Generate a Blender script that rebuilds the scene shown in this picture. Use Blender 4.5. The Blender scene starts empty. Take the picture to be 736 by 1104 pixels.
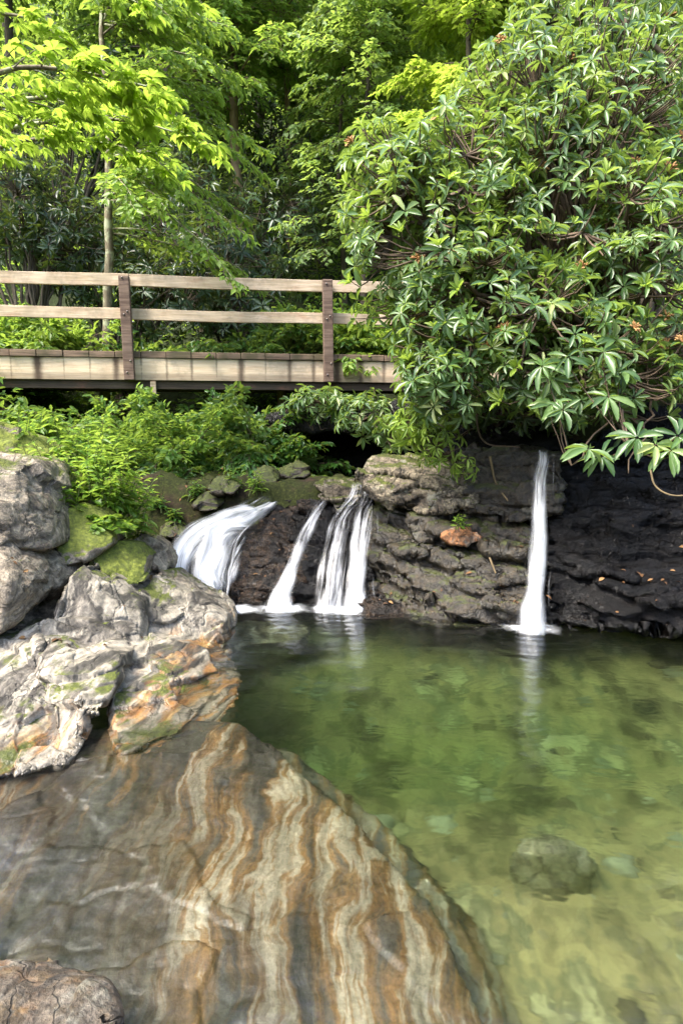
import bpy, bmesh, math, random
import numpy as np
from mathutils import Vector, Matrix

random.seed(5)
rng = np.random.default_rng(11)
SC = bpy.context.scene
COL = SC.collection
PI = math.pi
R = math.radians

# ------------------------------------------------------------------ camera geometry
F, TH, CH = 736.0, R(7.9), 1.7
CT, ST = math.cos(TH), math.sin(TH)

def P(px, py, Y):
    """point seen at photo pixel (px, py) at a world distance Y ahead of the camera"""
    u, v = (px - 368) / F, (552 - py) / F
    dy, dz = CT + v * ST, -ST + v * CT
    t = Y / dy
    return np.array((u * t, Y, CH + dz * t))

def G(px, py, z=0.0):
    """point seen at photo pixel (px, py) at height z"""
    u, v = (px - 368) / F, (552 - py) / F
    dy, dz = CT + v * ST, -ST + v * CT
    t = (z - CH) / dz
    return np.array((u * t, dy * t, z))

def proj(p):
    p = np.atleast_2d(p)
    x, y, z = p[:, 0], p[:, 1], p[:, 2] - CH
    d = y * CT - z * ST
    w = y * ST + z * CT
    d = np.maximum(d, 1e-3)
    return np.stack((368 + F * x / d, 552 - F * w / d), 1)

def in_poly(q, poly):
    q = np.asarray(q)
    x, y = q[:, 0], q[:, 1]
    ins = np.zeros(len(q), bool)
    n = len(poly)
    for i in range(n):
        x1, y1 = poly[i]
        x2, y2 = poly[(i + 1) % n]
        c = (y1 > y) != (y2 > y)
        xi = (x2 - x1) * (y - y1) / ((y2 - y1) if y2 != y1 else 1e-9) + x1
        ins ^= c & (x < xi)
    return ins

# ------------------------------------------------------------------ noise
_perm = np.random.default_rng(3).permutation(256)
_perm = np.concatenate((_perm, _perm, _perm))
_g = np.random.default_rng(4).normal(size=(256, 3))
_g /= np.linalg.norm(_g, axis=1)[:, None]

def perlin(p):
    p = np.asarray(p, float)
    i = np.floor(p).astype(int)
    f = p - i
    i &= 255
    u = f * f * f * (f * (f * 6 - 15) + 10)
    out = 0
    for a in (0, 1):
        wa = u[:, 0] if a else 1 - u[:, 0]
        for b in (0, 1):
            wb = u[:, 1] if b else 1 - u[:, 1]
            for c in (0, 1):
                wc = u[:, 2] if c else 1 - u[:, 2]
                h = _perm[_perm[_perm[(i[:, 0] + a) & 255] + ((i[:, 1] + b) & 255)] + ((i[:, 2] + c) & 255)]
                gr = _g[h & 255]
                d = gr[:, 0] * (f[:, 0] - a) + gr[:, 1] * (f[:, 1] - b) + gr[:, 2] * (f[:, 2] - c)
                out = out + wa * wb * wc * d
    return out * 1.5

def fbm(p, oc=4, gain=.5):
    s, a = 0, 1.0
    p = np.asarray(p, float)
    for k in range(oc):
        s = s + a * perlin(p * (2.0 ** k) + 17.3 * k)
        a *= gain
    return s

def ridged(p, oc=4):
    s, a = 0, 1.0
    for k in range(oc):
        s = s + a * (1 - 2 * np.abs(perlin(p * (2.0 ** k) + 9.1 * k)))
        a *= .5
    return s * .5

def sstep(a, b, x):
    t = np.clip((x - a) / (b - a), 0, 1)
    return t * t * (3 - 2 * t)

def unit(v):
    v = np.asarray(v, float)
    return v / np.maximum(np.linalg.norm(v, axis=-1, keepdims=True), 1e-9)

# ------------------------------------------------------------------ object helpers
def tag(o, label=None, cat=None, group=None, kind=None):
    if label: o['label'] = label
    if cat: o['category'] = cat
    if group: o['group'] = group
    if kind: o['kind'] = kind
    return o

def empty(name, loc):
    o = bpy.data.objects.new(name, None)
    o.location = loc
    o.empty_display_size = .1
    COL.objects.link(o)
    return o

def link_mesh(name, me, mat=None, parent=None, smooth=True, loc=None):
    if smooth and len(me.polygons):
        me.polygons.foreach_set('use_smooth', np.ones(len(me.polygons), bool))
    if mat is not None and len(me.materials) == 0: me.materials.append(mat)
    o = bpy.data.objects.new(name, me)
    COL.objects.link(o)
    if parent is not None:
        o.parent = parent
    if loc is not None:
        o.location = loc
    return o

def mesh_np(name, v, f, size):
    """all faces with the same number of corners"""
    me = bpy.data.meshes.new(name)
    v = np.asarray(v, np.float32)
    f = np.asarray(f, np.int32)
    me.vertices.add(len(v))
    me.vertices.foreach_set('co', v.ravel())
    me.loops.add(len(f) * size)
    me.loops.foreach_set('vertex_index', f.ravel())
    me.polygons.add(len(f))
    me.polygons.foreach_set('loop_start', np.arange(0, len(f) * size, size, dtype=np.int32))
    me.polygons.foreach_set('loop_total', np.full(len(f), size, np.int32))
    me.update(calc_edges=True)
    return me

def attr(me, name, vals):
    a = me.attributes.new(name, 'FLOAT', 'POINT')
    a.data.foreach_set('value', np.asarray(vals, np.float32))

# ------------------------------------------------------------------ node helpers
class N:
    def __init__(s, name):
        s.m = bpy.data.materials.new(name)
        s.m.use_nodes = True
        s.t = s.m.node_tree
        s.t.nodes.clear()
        s.out = s.n('ShaderNodeOutputMaterial')
    def n(s, typ, **kw):
        nd = s.t.nodes.new(typ)
        for k, v in kw.items(): setattr(nd, k, v)
        return nd
    def put(s, sock, v):
        if hasattr(v, 'is_output') or hasattr(v, 'links'): s.t.links.new(v, sock)
        elif isinstance(v, (tuple, list)) and sock.type == 'RGBA' and len(v) == 3: sock.default_value = (*v, 1)
        else: sock.default_value = v
    def math(s, op, a, b=0.0, clamp=False):
        nd = s.n('ShaderNodeMath', operation=op, use_clamp=clamp)
        s.put(nd.inputs[0], a); s.put(nd.inputs[1], b)
        return nd.outputs[0]
    def vmath(s, op, a, b):
        nd = s.n('ShaderNodeVectorMath', operation=op)
        s.put(nd.inputs[0], a)
        if op == 'SCALE': s.put(nd.inputs['Scale'], b)
        else: s.put(nd.inputs[1], b)
        return nd.outputs[0]
    def mix(s, f, a, b, blend='MIX'):
        nd = s.n('ShaderNodeMix', data_type='RGBA', blend_type=blend)
        s.put(nd.inputs[0], f); s.put(nd.inputs[6], a); s.put(nd.inputs[7], b)
        return nd.outputs[2]
    def noise(s, vec, scale=5, detail=4, rough=.55, dist=0, col=False):
        nd = s.n('ShaderNodeTexNoise')
        s.put(nd.inputs['Vector'], vec)
        nd.inputs['Scale'].default_value = scale
        nd.inputs['Detail'].default_value = detail
        nd.inputs['Roughness'].default_value = rough
        nd.inputs['Distortion'].default_value = dist
        return nd.outputs['Color' if col else 'Fac']
    def ramp(s, f, stops, interp='LINEAR'):
        nd = s.n('ShaderNodeValToRGB')
        cr = nd.color_ramp
        cr.interpolation = interp
        while len(cr.elements) < len(stops): cr.elements.new(.5)
        for e, (p, c) in zip(cr.elements, stops):
            e.position = p
            e.color = (*c, 1) if isinstance(c, (tuple, list)) else (c, c, c, 1)
        s.put(nd.inputs[0], f)
        return nd.outputs[0]
    def sm(s, x, a, b):
        nd = s.n('ShaderNodeMapRange', interpolation_type='SMOOTHSTEP')
        s.put(nd.inputs[0], x)
        nd.inputs[1].default_value = a; nd.inputs[2].default_value = b
        nd.inputs[3].default_value = 0; nd.inputs[4].default_value = 1
        return nd.outputs[0]
    def coord(s, which='Object'):
        return s.n('ShaderNodeTexCoord').outputs[which]
    def geo(s, which): return s.n('ShaderNodeNewGeometry').outputs[which]
    def xyz(s, v): return s.n('ShaderNodeSeparateXYZ'), v
    def sep(s, v, i):
        nd = s.n('ShaderNodeSeparateXYZ'); s.put(nd.inputs[0], v)
        return nd.outputs[i]
    def map(s, v, loc=(0, 0, 0), rot=(0, 0, 0), scale=(1, 1, 1)):
        nd = s.n('ShaderNodeMapping')
        s.put(nd.inputs[0], v)
        nd.inputs[1].default_value = loc; nd.inputs[2].default_value = rot; nd.inputs[3].default_value = scale
        return nd.outputs[0]
    def at(s, name):
        nd = s.n('ShaderNodeAttribute', attribute_name=name)
        return nd.outputs['Fac']
    def bump(s, h, strength=.5, dist=.02, normal=None):
        nd = s.n('ShaderNodeBump')
        nd.inputs['Strength'].default_value = strength
        nd.inputs['Distance'].default_value = dist
        s.put(nd.inputs['Height'], h)
        if normal is not None: s.put(nd.inputs['Normal'], normal)
        return nd.outputs[0]
    def pbsdf(s, col, rough=.6, spec=.4, normal=None):
        nd = s.n('ShaderNodeBsdfPrincipled')
        s.put(nd.inputs['Base Color'], col)
        s.put(nd.inputs['Roughness'], rough)
        s.put(nd.inputs['Specular IOR Level'], spec)
        if normal is not None: s.put(nd.inputs['Normal'], normal)
        return nd.outputs[0]
    def mixsh(s, f, a, b):
        nd = s.n('ShaderNodeMixShader')
        s.put(nd.inputs[0], f); s.put(nd.inputs[1], a); s.put(nd.inputs[2], b)
        return nd.outputs[0]
    def done(s, sh, vol=None):
        if sh is not None: s.t.links.new(sh, s.out.inputs[0])
        if vol is not None: s.t.links.new(vol, s.out.inputs[1])
        return s.m

# ------------------------------------------------------------------ materials
def m_leaf(name, dark, light, pale=None, rough=.4, trans=.35, spec=.4):
    k = N(name)
    r = k.at('rnd')
    stops = [(0, dark), (.7, light)] + ([(1, pale)] if pale else [])
    c = k.ramp(r, stops)
    back = k.geo('Backfacing')
    c2 = k.mix(k.math('MULTIPLY', back, .35), c, (.22, .30, .13))
    tc = k.mix(.5, c2, (.48, .66, .05), 'MIX')
    tr = k.n('ShaderNodeBsdfTranslucent')
    k.put(tr.inputs[0], tc)
    pb = k.pbsdf(c2, rough, spec)
    return k.done(k.mixsh(trans, pb, tr.outputs[0]))

def m_bark(name, a, b, lichen=None):
    k = N(name)
    v = k.coord()
    n1 = k.noise(k.map(v, scale=(1, 1, .25)), 22, 5, .65)
    c = k.ramp(n1, [(.3, a), (.7, b)])
    if lichen:
        c = k.mix(k.sm(k.noise(v, 7, 4, .6), .46, .6), c, lichen)
    return k.done(k.pbsdf(c, .85, .2, k.bump(n1, .7, .02)))

def m_gneiss(name, stops, band=(2.2, .32, .9), rot=(0, 0, 0), moss=.0, rust=.3, wet=0., scale=4.2, warp=.55, lich=.25, rough=.62, grain=.35, bumpk=.55, mosslo=.35, mossdark=1.0, streak=.0, patch=None, nrm=None, along=.12, crack=1.0, spec=.45, plo=.46):
    """banded rock: warped stretched noise through a ramp, with lichen, moss and iron staining"""
    k = N(name)
    pos = k.geo('Position')
    w = k.vmath('SUBTRACT', k.noise(pos, 1.7, 3, .5, col=True), (.5, .5, .5))
    w2 = k.vmath('SUBTRACT', k.noise(pos, 7, 3, .6, col=True), (.5, .5, .5))
    p2 = k.vmath('ADD', pos, k.vmath('SCALE', w, warp))
    p2 = k.vmath('ADD', p2, k.vmath('SCALE', w2, warp * .16))
    if nrm is not None:
        # layers: tight across the foliation, long within it
        n0 = unit(np.array(nrm, float)); t1 = unit(np.cross(n0, (.3, .9, -.35))); t2 = np.cross(n0, t1)
        cmb = k.n('ShaderNodeCombineXYZ')
        for ix, (ax, sc) in enumerate(((n0, 1.0), (t1, along * 2.2), (t2, along))):
            dt = k.n('ShaderNodeVectorMath', operation='DOT_PRODUCT')
            k.put(dt.inputs[0], p2); dt.inputs[1].default_value = tuple(float(x * sc) for x in ax)
            k.put(cmb.inputs[ix], dt.outputs['Value'])
        q = k.vmath('SCALE', cmb.outputs[0], 2.2)
    else:
        q = k.map(p2, rot=rot, scale=band)
    b = k.noise(q, scale, 6, .62)
    c = k.ramp(b, stops)
    g = k.noise(pos, 55, 5, .7)
    g2 = k.noise(pos, 14, 5, .65)
    c = k.mix(min(1, grain * 1.7), c, k.ramp(g, [(.32, .08), (.48, .5), (.68, 1.0)]), 'OVERLAY')
    c = k.mix(min(1, grain * (1.9 - 1.3 * streak)), c, k.ramp(g2, [(.34, .10), (.5, .5), (.68, .95)]), 'OVERLAY')
    if streak:
        gs = k.noise(k.map(q, loc=(7, 1, 3)), scale * 4.5, 5, .65)
        c = k.mix(streak, c, k.ramp(gs, [(.36, .06), (.5, .5), (.64, .98)]), 'OVERLAY')
    if patch:
        c = k.mix(k.math('MULTIPLY', k.sm(k.noise(k.map(q, loc=(11, 5, 2)), scale * .42, 4, .55), plo, plo + .13), .85), c, k.ramp(g2, [(.35, patch[0]), (.65, patch[1])]))
    g4 = k.noise(pos, 150, 3, .7)
    c = k.mix(grain, c, k.ramp(g4, [(.35, .2), (.5, .5), (.65, .85)]), 'OVERLAY')
    ck = k.n('ShaderNodeTexVoronoi', feature='DISTANCE_TO_EDGE')
    k.put(ck.inputs['Vector'], k.vmath('ADD', k.map(pos, rot=rot, scale=(1.6, .8, 1.2)), k.vmath('SCALE', k.noise(pos, 3, 4, .6, col=True), .5)))
    ck.inputs['Scale'].default_value = 3.2
    crk = k.math('MULTIPLY', k.sm(ck.outputs['Distance'], .022, .004), k.math('MULTIPLY', k.sm(k.noise(pos, 2.3, 2), .45, .56), crack))
    c = k.mix(k.math('MULTIPLY', crk, .75), c, (.02, .017, .013))
    if lich > 0:
        lm = k.math('MULTIPLY', k.sm(k.noise(pos, 5.5, 5, .7), .54, .66), lich)
        c = k.mix(lm, c, (.50, .50, .40))
    z = k.sep(pos, 2)
    if rust > 0:
        rm = k.math('MULTIPLY', k.math('MULTIPLY', k.sm(k.math('ADD', z, k.math('MULTIPLY', k.noise(pos, 5, 4, .65), -.45)), -.05, -.28), k.sm(k.noise(k.map(q, loc=(4, 2, 1)), scale * 2.2, 4, .65), .44, .6)), rust, True)
        c = k.mix(rm, c, k.ramp(k.noise(q, 9, 4, .6), [(.35, (.10, .06, .03)), (.5, (.42, .19, .05)), (.65, (.55, .36, .14))]))
    nz = k.sep(k.geo('Normal'), 2)
    if moss > 0:
        mm = k.math('ADD', k.math('MULTIPLY', nz, .55), k.math('MULTIPLY', k.noise(pos, 3.2, 5, .65), 1.0))
        mk = k.math('MULTIPLY', k.sm(mm, 1.02 - moss * .5, 1.14 - moss * .5), k.sm(nz, mosslo - .3, mosslo), True)
        mc = k.ramp(k.noise(pos, 30, 4, .7), [(.3, tuple(q * mossdark for q in (.04, .05, .010))), (.55, tuple(q * mossdark for q in (.12, .145, .018))), (.75, tuple(q * mossdark for q in (.24, .26, .04)))])
        c = k.mix(mk, c, mc)
        rr = k.math('ADD', rough, k.math('MULTIPLY', mk, .25), True)
    else:
        mk, rr = None, rough
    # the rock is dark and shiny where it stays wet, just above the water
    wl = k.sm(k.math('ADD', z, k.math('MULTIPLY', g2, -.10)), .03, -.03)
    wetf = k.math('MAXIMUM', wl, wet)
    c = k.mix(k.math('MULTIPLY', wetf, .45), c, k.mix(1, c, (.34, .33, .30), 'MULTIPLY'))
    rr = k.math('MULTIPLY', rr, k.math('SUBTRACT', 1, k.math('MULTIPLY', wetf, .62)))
    h = k.math('ADD', k.math('MULTIPLY', g, .6 - .4 * streak), k.math('ADD', k.math('MULTIPLY', g2, 1.3 - 1.1 * streak), k.math('MULTIPLY', b, .9)))
    if streak: h = k.math('ADD', h, k.math('MULTIPLY', gs, 1.4 * streak))
    h = k.math('SUBTRACT', h, k.math('MULTIPLY', crk, .8))
    return k.done(k.pbsdf(c, rr, spec, k.bump(h, bumpk, .03)))
# ------------------------------------------------------------------ rocks
def remesh(hulls, voxel):
    """union of the convex hulls of point lists, as an even mesh"""
    bm = bmesh.new()
    for pts in hulls:
        vs = [bm.verts.new(p) for p in pts]
        r = bmesh.ops.convex_hull(bm, input=vs)
        bmesh.ops.delete(bm, geom=list({g for g in r['geom_interior'] + r['geom_unused'] if isinstance(g, bmesh.types.BMVert)}), context='VERTS')
    bmesh.ops.recalc_face_normals(bm, faces=bm.faces)
    me = bpy.data.meshes.new('tmp')
    bm.to_mesh(me); bm.free()
    o = bpy.data.objects.new('tmp', me)
    COL.objects.link(o)
    md = o.modifiers.new('r', 'REMESH')
    md.mode = 'VOXEL'; md.voxel_size = voxel
    dg = bpy.context.evaluated_depsgraph_get()
    out = bpy.data.meshes.new_from_object(o.evaluated_get(dg))
    bpy.data.objects.remove(o); bpy.data.meshes.remove(me)
    return out

def smooth_np(v, e, it, lam=.5):
    n = len(v)
    deg = np.bincount(e.ravel(), minlength=n).astype(float)[:, None]
    for _ in range(it):
        s = np.zeros_like(v)
        for k in range(3):
            s[:, k] = np.bincount(e[:, 0], v[e[:, 1], k], n) + np.bincount(e[:, 1], v[e[:, 0], k], n)
        v = v + lam * (s / np.maximum(deg, 1) - v)
    return v

def catmull(a, n):
    a = np.asarray(a, float)
    p = np.vstack((2 * a[0] - a[1], a, 2 * a[-1] - a[-2]))
    t = np.linspace(0, len(a) - 1 - 1e-6, n)
    i = t.astype(int); u = (t - i)[:, None]
    p0, p1, p2, p3 = p[i], p[i + 1], p[i + 2], p[i + 3]
    return .5 * (2 * p1 + (p2 - p0) * u + (2 * p0 - 5 * p1 + 4 * p2 - p3) * u ** 2 + (3 * p1 - p0 - 3 * p2 + p3) * u ** 3)

def hashf(i):
    x = np.sin(i * 127.1 + 311.7) * 43758.5453
    return x - np.floor(x)

def facet(p, scale, seed):
    """chipped faces: each cell of a jittered grid carries its own tilted plane"""
    q = p * scale + seed
    i0 = np.floor(q)
    best = np.full(len(q), 1e9); sec = np.full(len(q), 1e9); val = np.zeros(len(q))
    for dx in (-1, 0, 1):
        for dy in (-1, 0, 1):
            for dz in (-1, 0, 1):
                c = i0 + np.array((dx, dy, dz))
                h = c @ np.array((127.1, 311.7, 74.7))
                s = c + np.stack((hashf(h * .013), hashf(h * .017 + 5), hashf(h * .019 + 9)), 1)
                r = q - s
                d = (r * r).sum(1)
                g = np.stack((hashf(h * .023 + 2), hashf(h * .029 + 3), hashf(h * .031 + 7)), 1) * 2 - 1
                v = (r * g).sum(1) + (hashf(h * .037 + 1) - .5) * .5
                m = d < best
                sec = np.where(m, best, np.minimum(sec, d))
                val = np.where(m, v, val); best = np.where(m, d, best)
    return val / scale, (np.sqrt(sec) - np.sqrt(best)) / scale

ROCK_ID = [0]
def rock(name, label, hulls, mat, voxel=.02, smooth=2, big=.05, bigs=1.3, mid=.02, mids=5., fine=.006, strata=None, cat='rock', cracks=0., fk=.6, fsc=1.7, an=1., groove=None, kind=None, group=None, world=False):
    """hulls: lists of (px, py, Y) and a trailing number = how far the hull reaches back"""
    ROCK_ID[0] += 1
    off = ROCK_ID[0] * 7.77
    H3 = []
    for h in hulls:
        if world:
            pts = [np.array(q, float) for q in h[:-1]]
            pts += [p - np.array((0, 0, h[-1])) for p in pts]
            H3.append([tuple(p) for p in pts])
            continue
        back = h[-1]
        pts = [P(*q) for q in h[:-1]]
        c = np.mean(pts, axis=0)
        pts += [c + (p - c) * .82 + np.array((0, back, -.05)) for p in pts]
        H3.append([tuple(p) for p in pts])
    me = remesh(H3, voxel)
    n = len(me.vertices)
    v = np.zeros(n * 3, np.float32); me.vertices.foreach_get('co', v); v = v.reshape(-1, 3).astype(float)
    e = np.zeros(len(me.edges) * 2, np.int32); me.edges.foreach_get('vertices', e); e = e.reshape(-1, 2)
    v = smooth_np(v, e, smooth)
    def normals():
        me.vertices.foreach_set('co', v.astype(np.float32).ravel()); me.update()
        nn = np.zeros(n * 3, np.float32); me.vertices.foreach_get('normal', nn)
        return nn.reshape(-1, 3).astype(float)
    nr = normals()
    A3 = np.array((1 / an ** .4, 1 / an ** .4, an))
    d = big * fbm(v * bigs * A3 + off, 3)
    v = v + nr * d[:, None]
    nr = normals()
    # broken faces, large and small
    wv = v + .05 * np.stack((fbm(v * 3 + off, 2), fbm(v * 3 + off + 20, 2), fbm(v * 3 + off + 40, 2)), 1)
    st = np.array((1, 1, 1.4)) * A3
    f1, e1 = facet(wv * st, fsc, off); f2, e2 = facet(wv * st, fsc * 2.9, off + 3)
    d = fk * (.24 * f1 + .13 * f2) - fk * (.012 * np.exp(-(e1 / .012) ** 2) + .003 * np.exp(-(e2 / .008) ** 2))
    v = v + nr * d[:, None]
    nr = normals()
    if strata:
        (sx, sy, sz), fr, amp, wp = strata
        s = (v @ unit(np.array((sx, sy, sz)))) * fr + .45 * wp * fbm(v * 1.2 + off, 3)
        fl = np.floor(s); t = s - fl
        h0, h1 = hashf(fl + off), hashf(fl + 1 + off)
        bl = sstep(.72, 1, t)
        dd = (h0 * (1 - bl) + h1 * bl - .5) * amp - amp * .35 * np.exp(-((t - .86) / .07) ** 2)
        v = v + nr * dd[:, None]
    if cracks:
        cr = np.abs(perlin(v * 1.9 + off + 3 + .3 * fbm(v * 4, 2)[:, None]))
        v = v - nr * (cracks * np.exp(-(cr / .018) ** 2))[:, None]
    nr = normals()
    v = v + nr * (mid * .5 * ridged(v * mids * A3 + off, 3) + fine * fbm(v * 20 * A3 + off, 3))[:, None]
    if groove:
        for (gl, gw, gd) in groove:
            gp = catmull(np.array(gl), 60)[:, :2]
            for i in range(59):
                a, b2 = gp[i], gp[i + 1]
                tt = np.clip(((v[:, :2] - a) @ (b2 - a)) / ((b2 - a) @ (b2 - a)), 0, 1)
                dd = np.linalg.norm(v[:, :2] - a - tt[:, None] * (b2 - a), axis=1)
                if i == 0: dm = dd
                else: dm = np.minimum(dm, dd)
            v[:, 2] -= gd * np.exp(-(dm / gw) ** 2)
    b = np.array((v[:, 0].mean(), v[:, 1].mean(), v[:, 2].min()))
    me.vertices.foreach_set('co', (v - b).astype(np.float32).ravel())
    me.update()
    o = link_mesh(name, me, mat, loc=tuple(b))
    me.name = name
    return tag(o, label, cat, group, kind)

# pale banded gneiss (left outcrop), foliation running down towards the water
G_PALE = [(0.22, (0.0528, 0.0484, 0.044)), (0.36, (0.176, 0.1584, 0.1408)), (0.44, (0.352, 0.3168, 0.2728)), (0.5, (0.5104, 0.4752, 0.4136)), (0.55, (0.2992, 0.2552, 0.2112)), (0.62, (0.44, 0.4048, 0.3696)), (0.74, (0.1496, 0.1364, 0.132))]
G_BROWN = [(0.25, (0.0357, 0.0287, 0.021)), (0.42, (0.1223, 0.0994, 0.07)), (0.52, (0.2038, 0.1725, 0.1259)), (0.6, (0.1528, 0.1203, 0.084)), (0.75, (0.0714, 0.0575, 0.0419))]
G_STRIPE = [(.26, (.08, .07, .075)), (.40, (.15, .135, .15)), (.485, (.20, .175, .19)), (.52, (.50, .44, .38)), (.55, (.22, .185, .20)), (.64, (.15, .135, .15)), (.70, (.42, .36, .30)), (.74, (.18, .15, .15)), (.82, (.09, .08, .085))]
G_APRON = [(.25, (.13, .12, .11)), (.38, (.28, .26, .24)), (.47, (.40, .37, .33)), (.53, (.58, .53, .46)), (.58, (.33, .30, .27)), (.68, (.38, .29, .20)), (.78, (.19, .18, .17))]
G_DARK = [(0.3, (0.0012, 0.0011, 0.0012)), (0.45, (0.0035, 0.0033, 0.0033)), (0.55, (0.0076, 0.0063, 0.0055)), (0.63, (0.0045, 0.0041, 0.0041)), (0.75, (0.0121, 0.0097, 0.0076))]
G_MID = [(0.28, (0.0055, 0.0042, 0.0022)), (0.42, (0.0179, 0.0136, 0.0068)), (0.54, (0.0357, 0.026, 0.0128)), (0.64, (0.022, 0.0161, 0.0085)), (0.75, (0.0522, 0.0371, 0.0187))]
G_SUB = [(.24, (.03, .03, .031)), (.34, (.055, .052, .05)), (.42, (.09, .077, .06)), (.462, (.20, .11, .042)), (.485, (.30, .255, .18)), (.503, (.34, .295, .215)), (.525, (.21, .12, .048)), (.57, (.08, .074, .064)), (.65, (.10, .098, .076)), (.695, (.24, .215, .16)), (.73, (.09, .08, .062)), (.82, (.035, .033, .032))]

M_pale = m_gneiss('pale_gneiss', G_PALE, band=(1.6, .7, 1.1), rot=(.3, .5, .35), grain=.38, streak=.75, bumpk=.9, moss=.14, mossdark=.6, rust=.6, lich=.35)
M_brown = m_gneiss('brown_gneiss', G_BROWN, band=(1.0, .8, 1.6), rot=(.2, .5, .2), moss=.08, mossdark=.6, rust=0, lich=.14, grain=.26, streak=.7, bumpk=.8, nrm=(.5, -.3, .8), along=.2, scale=3.4, crack=.5)
M_stripe = m_gneiss('striped_gneiss', G_STRIPE, band=(2.4, .30, .22), rot=(0, .10, .30), moss=0, rust=.8, scale=3.2, warp=.20, lich=.0, grain=.22, streak=.35, bumpk=.6)
M_apron = m_gneiss('apron_gneiss', G_APRON, band=(2.6, .55, .55), rot=(.1, -.25, .45), moss=0, rust=1.0, scale=3.4, warp=.35, lich=.15, grain=.3, streak=.7, bumpk=.7)
M_moss = m_gneiss('mossy_gneiss', G_BROWN, band=(1.2, .8, 1.2), rot=(.3, .5, .2), moss=.85, rust=0, mosslo=.1)
M_mosst = m_gneiss('mossy_stream_stone', G_MID, band=(1.2, .8, 1.2), moss=.55, rust=0, lich=.05, mossdark=.5, wet=.3)
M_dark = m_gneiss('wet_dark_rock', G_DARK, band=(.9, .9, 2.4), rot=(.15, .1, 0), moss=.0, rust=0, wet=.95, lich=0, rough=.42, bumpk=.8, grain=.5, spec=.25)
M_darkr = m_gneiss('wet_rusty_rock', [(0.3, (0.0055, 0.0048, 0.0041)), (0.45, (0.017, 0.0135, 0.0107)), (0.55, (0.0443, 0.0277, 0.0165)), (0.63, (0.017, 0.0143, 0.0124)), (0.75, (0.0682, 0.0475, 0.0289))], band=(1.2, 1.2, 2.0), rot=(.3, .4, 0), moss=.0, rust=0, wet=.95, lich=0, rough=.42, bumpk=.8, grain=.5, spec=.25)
M_mid = m_gneiss('olive_ledge_rock', G_MID, band=(.6, .8, 2.6), rot=(.1, .12, 0), moss=.22, rust=0, lich=.12, bumpk=.8, wet=.7, grain=.5, mossdark=.42, spec=.6)
M_cap = m_gneiss('pale_topped_rock', [(.28, (.03, .025, .018)), (.45, (.12, .095, .065)), (.55, (.22, .185, .125)), (.7, (.10, .08, .055))], band=(1, .8, 1.8), moss=.30, rust=0, lich=.45, bumpk=1.2, grain=.5, mossdark=.7)
M_orange = m_gneiss('orange_stone', [(.3, (.05, .03, .018)), (.45, (.11, .055, .03)), (.55, (.26, .11, .04)), (.64, (.12, .08, .05)), (.74, (.22, .17, .11))], moss=.1, rust=0, lich=.3, grain=.5, bumpk=.9, mossdark=.5)
M_sub = m_gneiss('underwater_gneiss', G_SUB, band=(1.7, .20, .3), rot=(0, 0, -.16), moss=0, rust=0, scale=1.75, warp=.36, lich=0, grain=.2, streak=.5, bumpk=.25, crack=0, patch=((.026, .023, .02), (.085, .07, .053)), plo=.45)
M_subst = m_gneiss('underwater_stone', [(.3, (.10, .09, .055)), (.5, (.24, .21, .13)), (.62, (.46, .42, .31)), (.7, (.18, .16, .11))], moss=0, rust=0, lich=0)
M_shelf = m_gneiss('underwater_shelf', [(.3, (.07, .04, .02)), (.5, (.20, .11, .05)), (.62, (.30, .19, .10)), (.7, (.10, .07, .04))], moss=0, rust=0, lich=0)

# ---- left bank outcrop, back to front
rock('boulder', 'big brown boulder at the top of the left bank behind the leafy plants', [[(-110, 470, 4.5), (-110, 660, 4.1), (0, 489, 4.75), (30, 497, 4.8), (58, 560, 4.75), (56, 592, 4.55), (30, 592, 4.35), (0, 566, 4.25), (-30, 560, 4.15), 1.0]],
     M_brown, .016, 1, .018, 1.5, .007, 5, .004, ((.35, -.2, 1), 5, .03, .8), 'boulder', fk=0.45, fsc=1.8)
rock('boulder', 'brown boulder with a moss patch, under the big overhanging one at the left edge', [[(-110, 560, 4.15), (-110, 720, 3.8), (0, 566, 4.35), (32, 590, 4.45), (52, 606, 4.5), (50, 640, 4.3), (30, 660, 4.15), (0, 684, 3.9), (10, 630, 4.0), .9]],
     M_brown, .014, 1, .018, 1.6, .007, 6, .004, ((.3, -.3, 1), 6, .02, .8), 'boulder', fk=0.45, fsc=1.8)
rock('mossy_boulder', 'boulder capped with bright yellow green moss below the leafy plants', [[(60, 560, 5.0), (88, 542, 5.25), (112, 548, 5.3), (124, 566, 5.2), (120, 586, 5.05), (96, 604, 4.9), (72, 612, 4.75), (60, 592, 4.8), .7]],
     M_moss, .014, 1, .018, 2, .007, 7, .004, None, 'boulder', fk=0.35, fsc=2.2)
rock('mossy_boulder', 'mossy hump of bank rising behind the big brown boulder, covered by plants', [[(-100, 470, 5.6), (0, 455, 5.7), (40, 470, 5.75), (80, 515, 5.7), (120, 545, 5.6), (120, 570, 5.5), (-60, 560, 5.2), .8]],
     M_moss, .03, 1, .018, 2, .007, 6, .004, None, 'boulder', fk=0.35, fsc=2.2)
rock('mossy_boulder', 'small moss covered lump between the pale slab and the pinkish boulder', [[(94, 598, 5.0), (128, 582, 5.25), (148, 584, 5.3), (160, 600, 5.25), (156, 628, 5.05), (134, 632, 4.9), (110, 622, 4.85), .5]],
     M_moss, .012, 1, .018, 3, .007, 8, .004, None, 'boulder', fk=0.35, fsc=2.2)
rock('boulder', 'small rounded pinkish brown boulder beside the left cascade', [[(140, 582, 5.5), (152, 572, 5.6), (176, 586, 5.7), (186, 606, 5.65), (178, 622, 5.5), (158, 622, 5.35), (144, 606, 5.4), .4]],
     M_brown, .012, 4, .018, 2, .007, 7, .004, None, 'boulder', fk=0.45, fsc=1.8)
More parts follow.
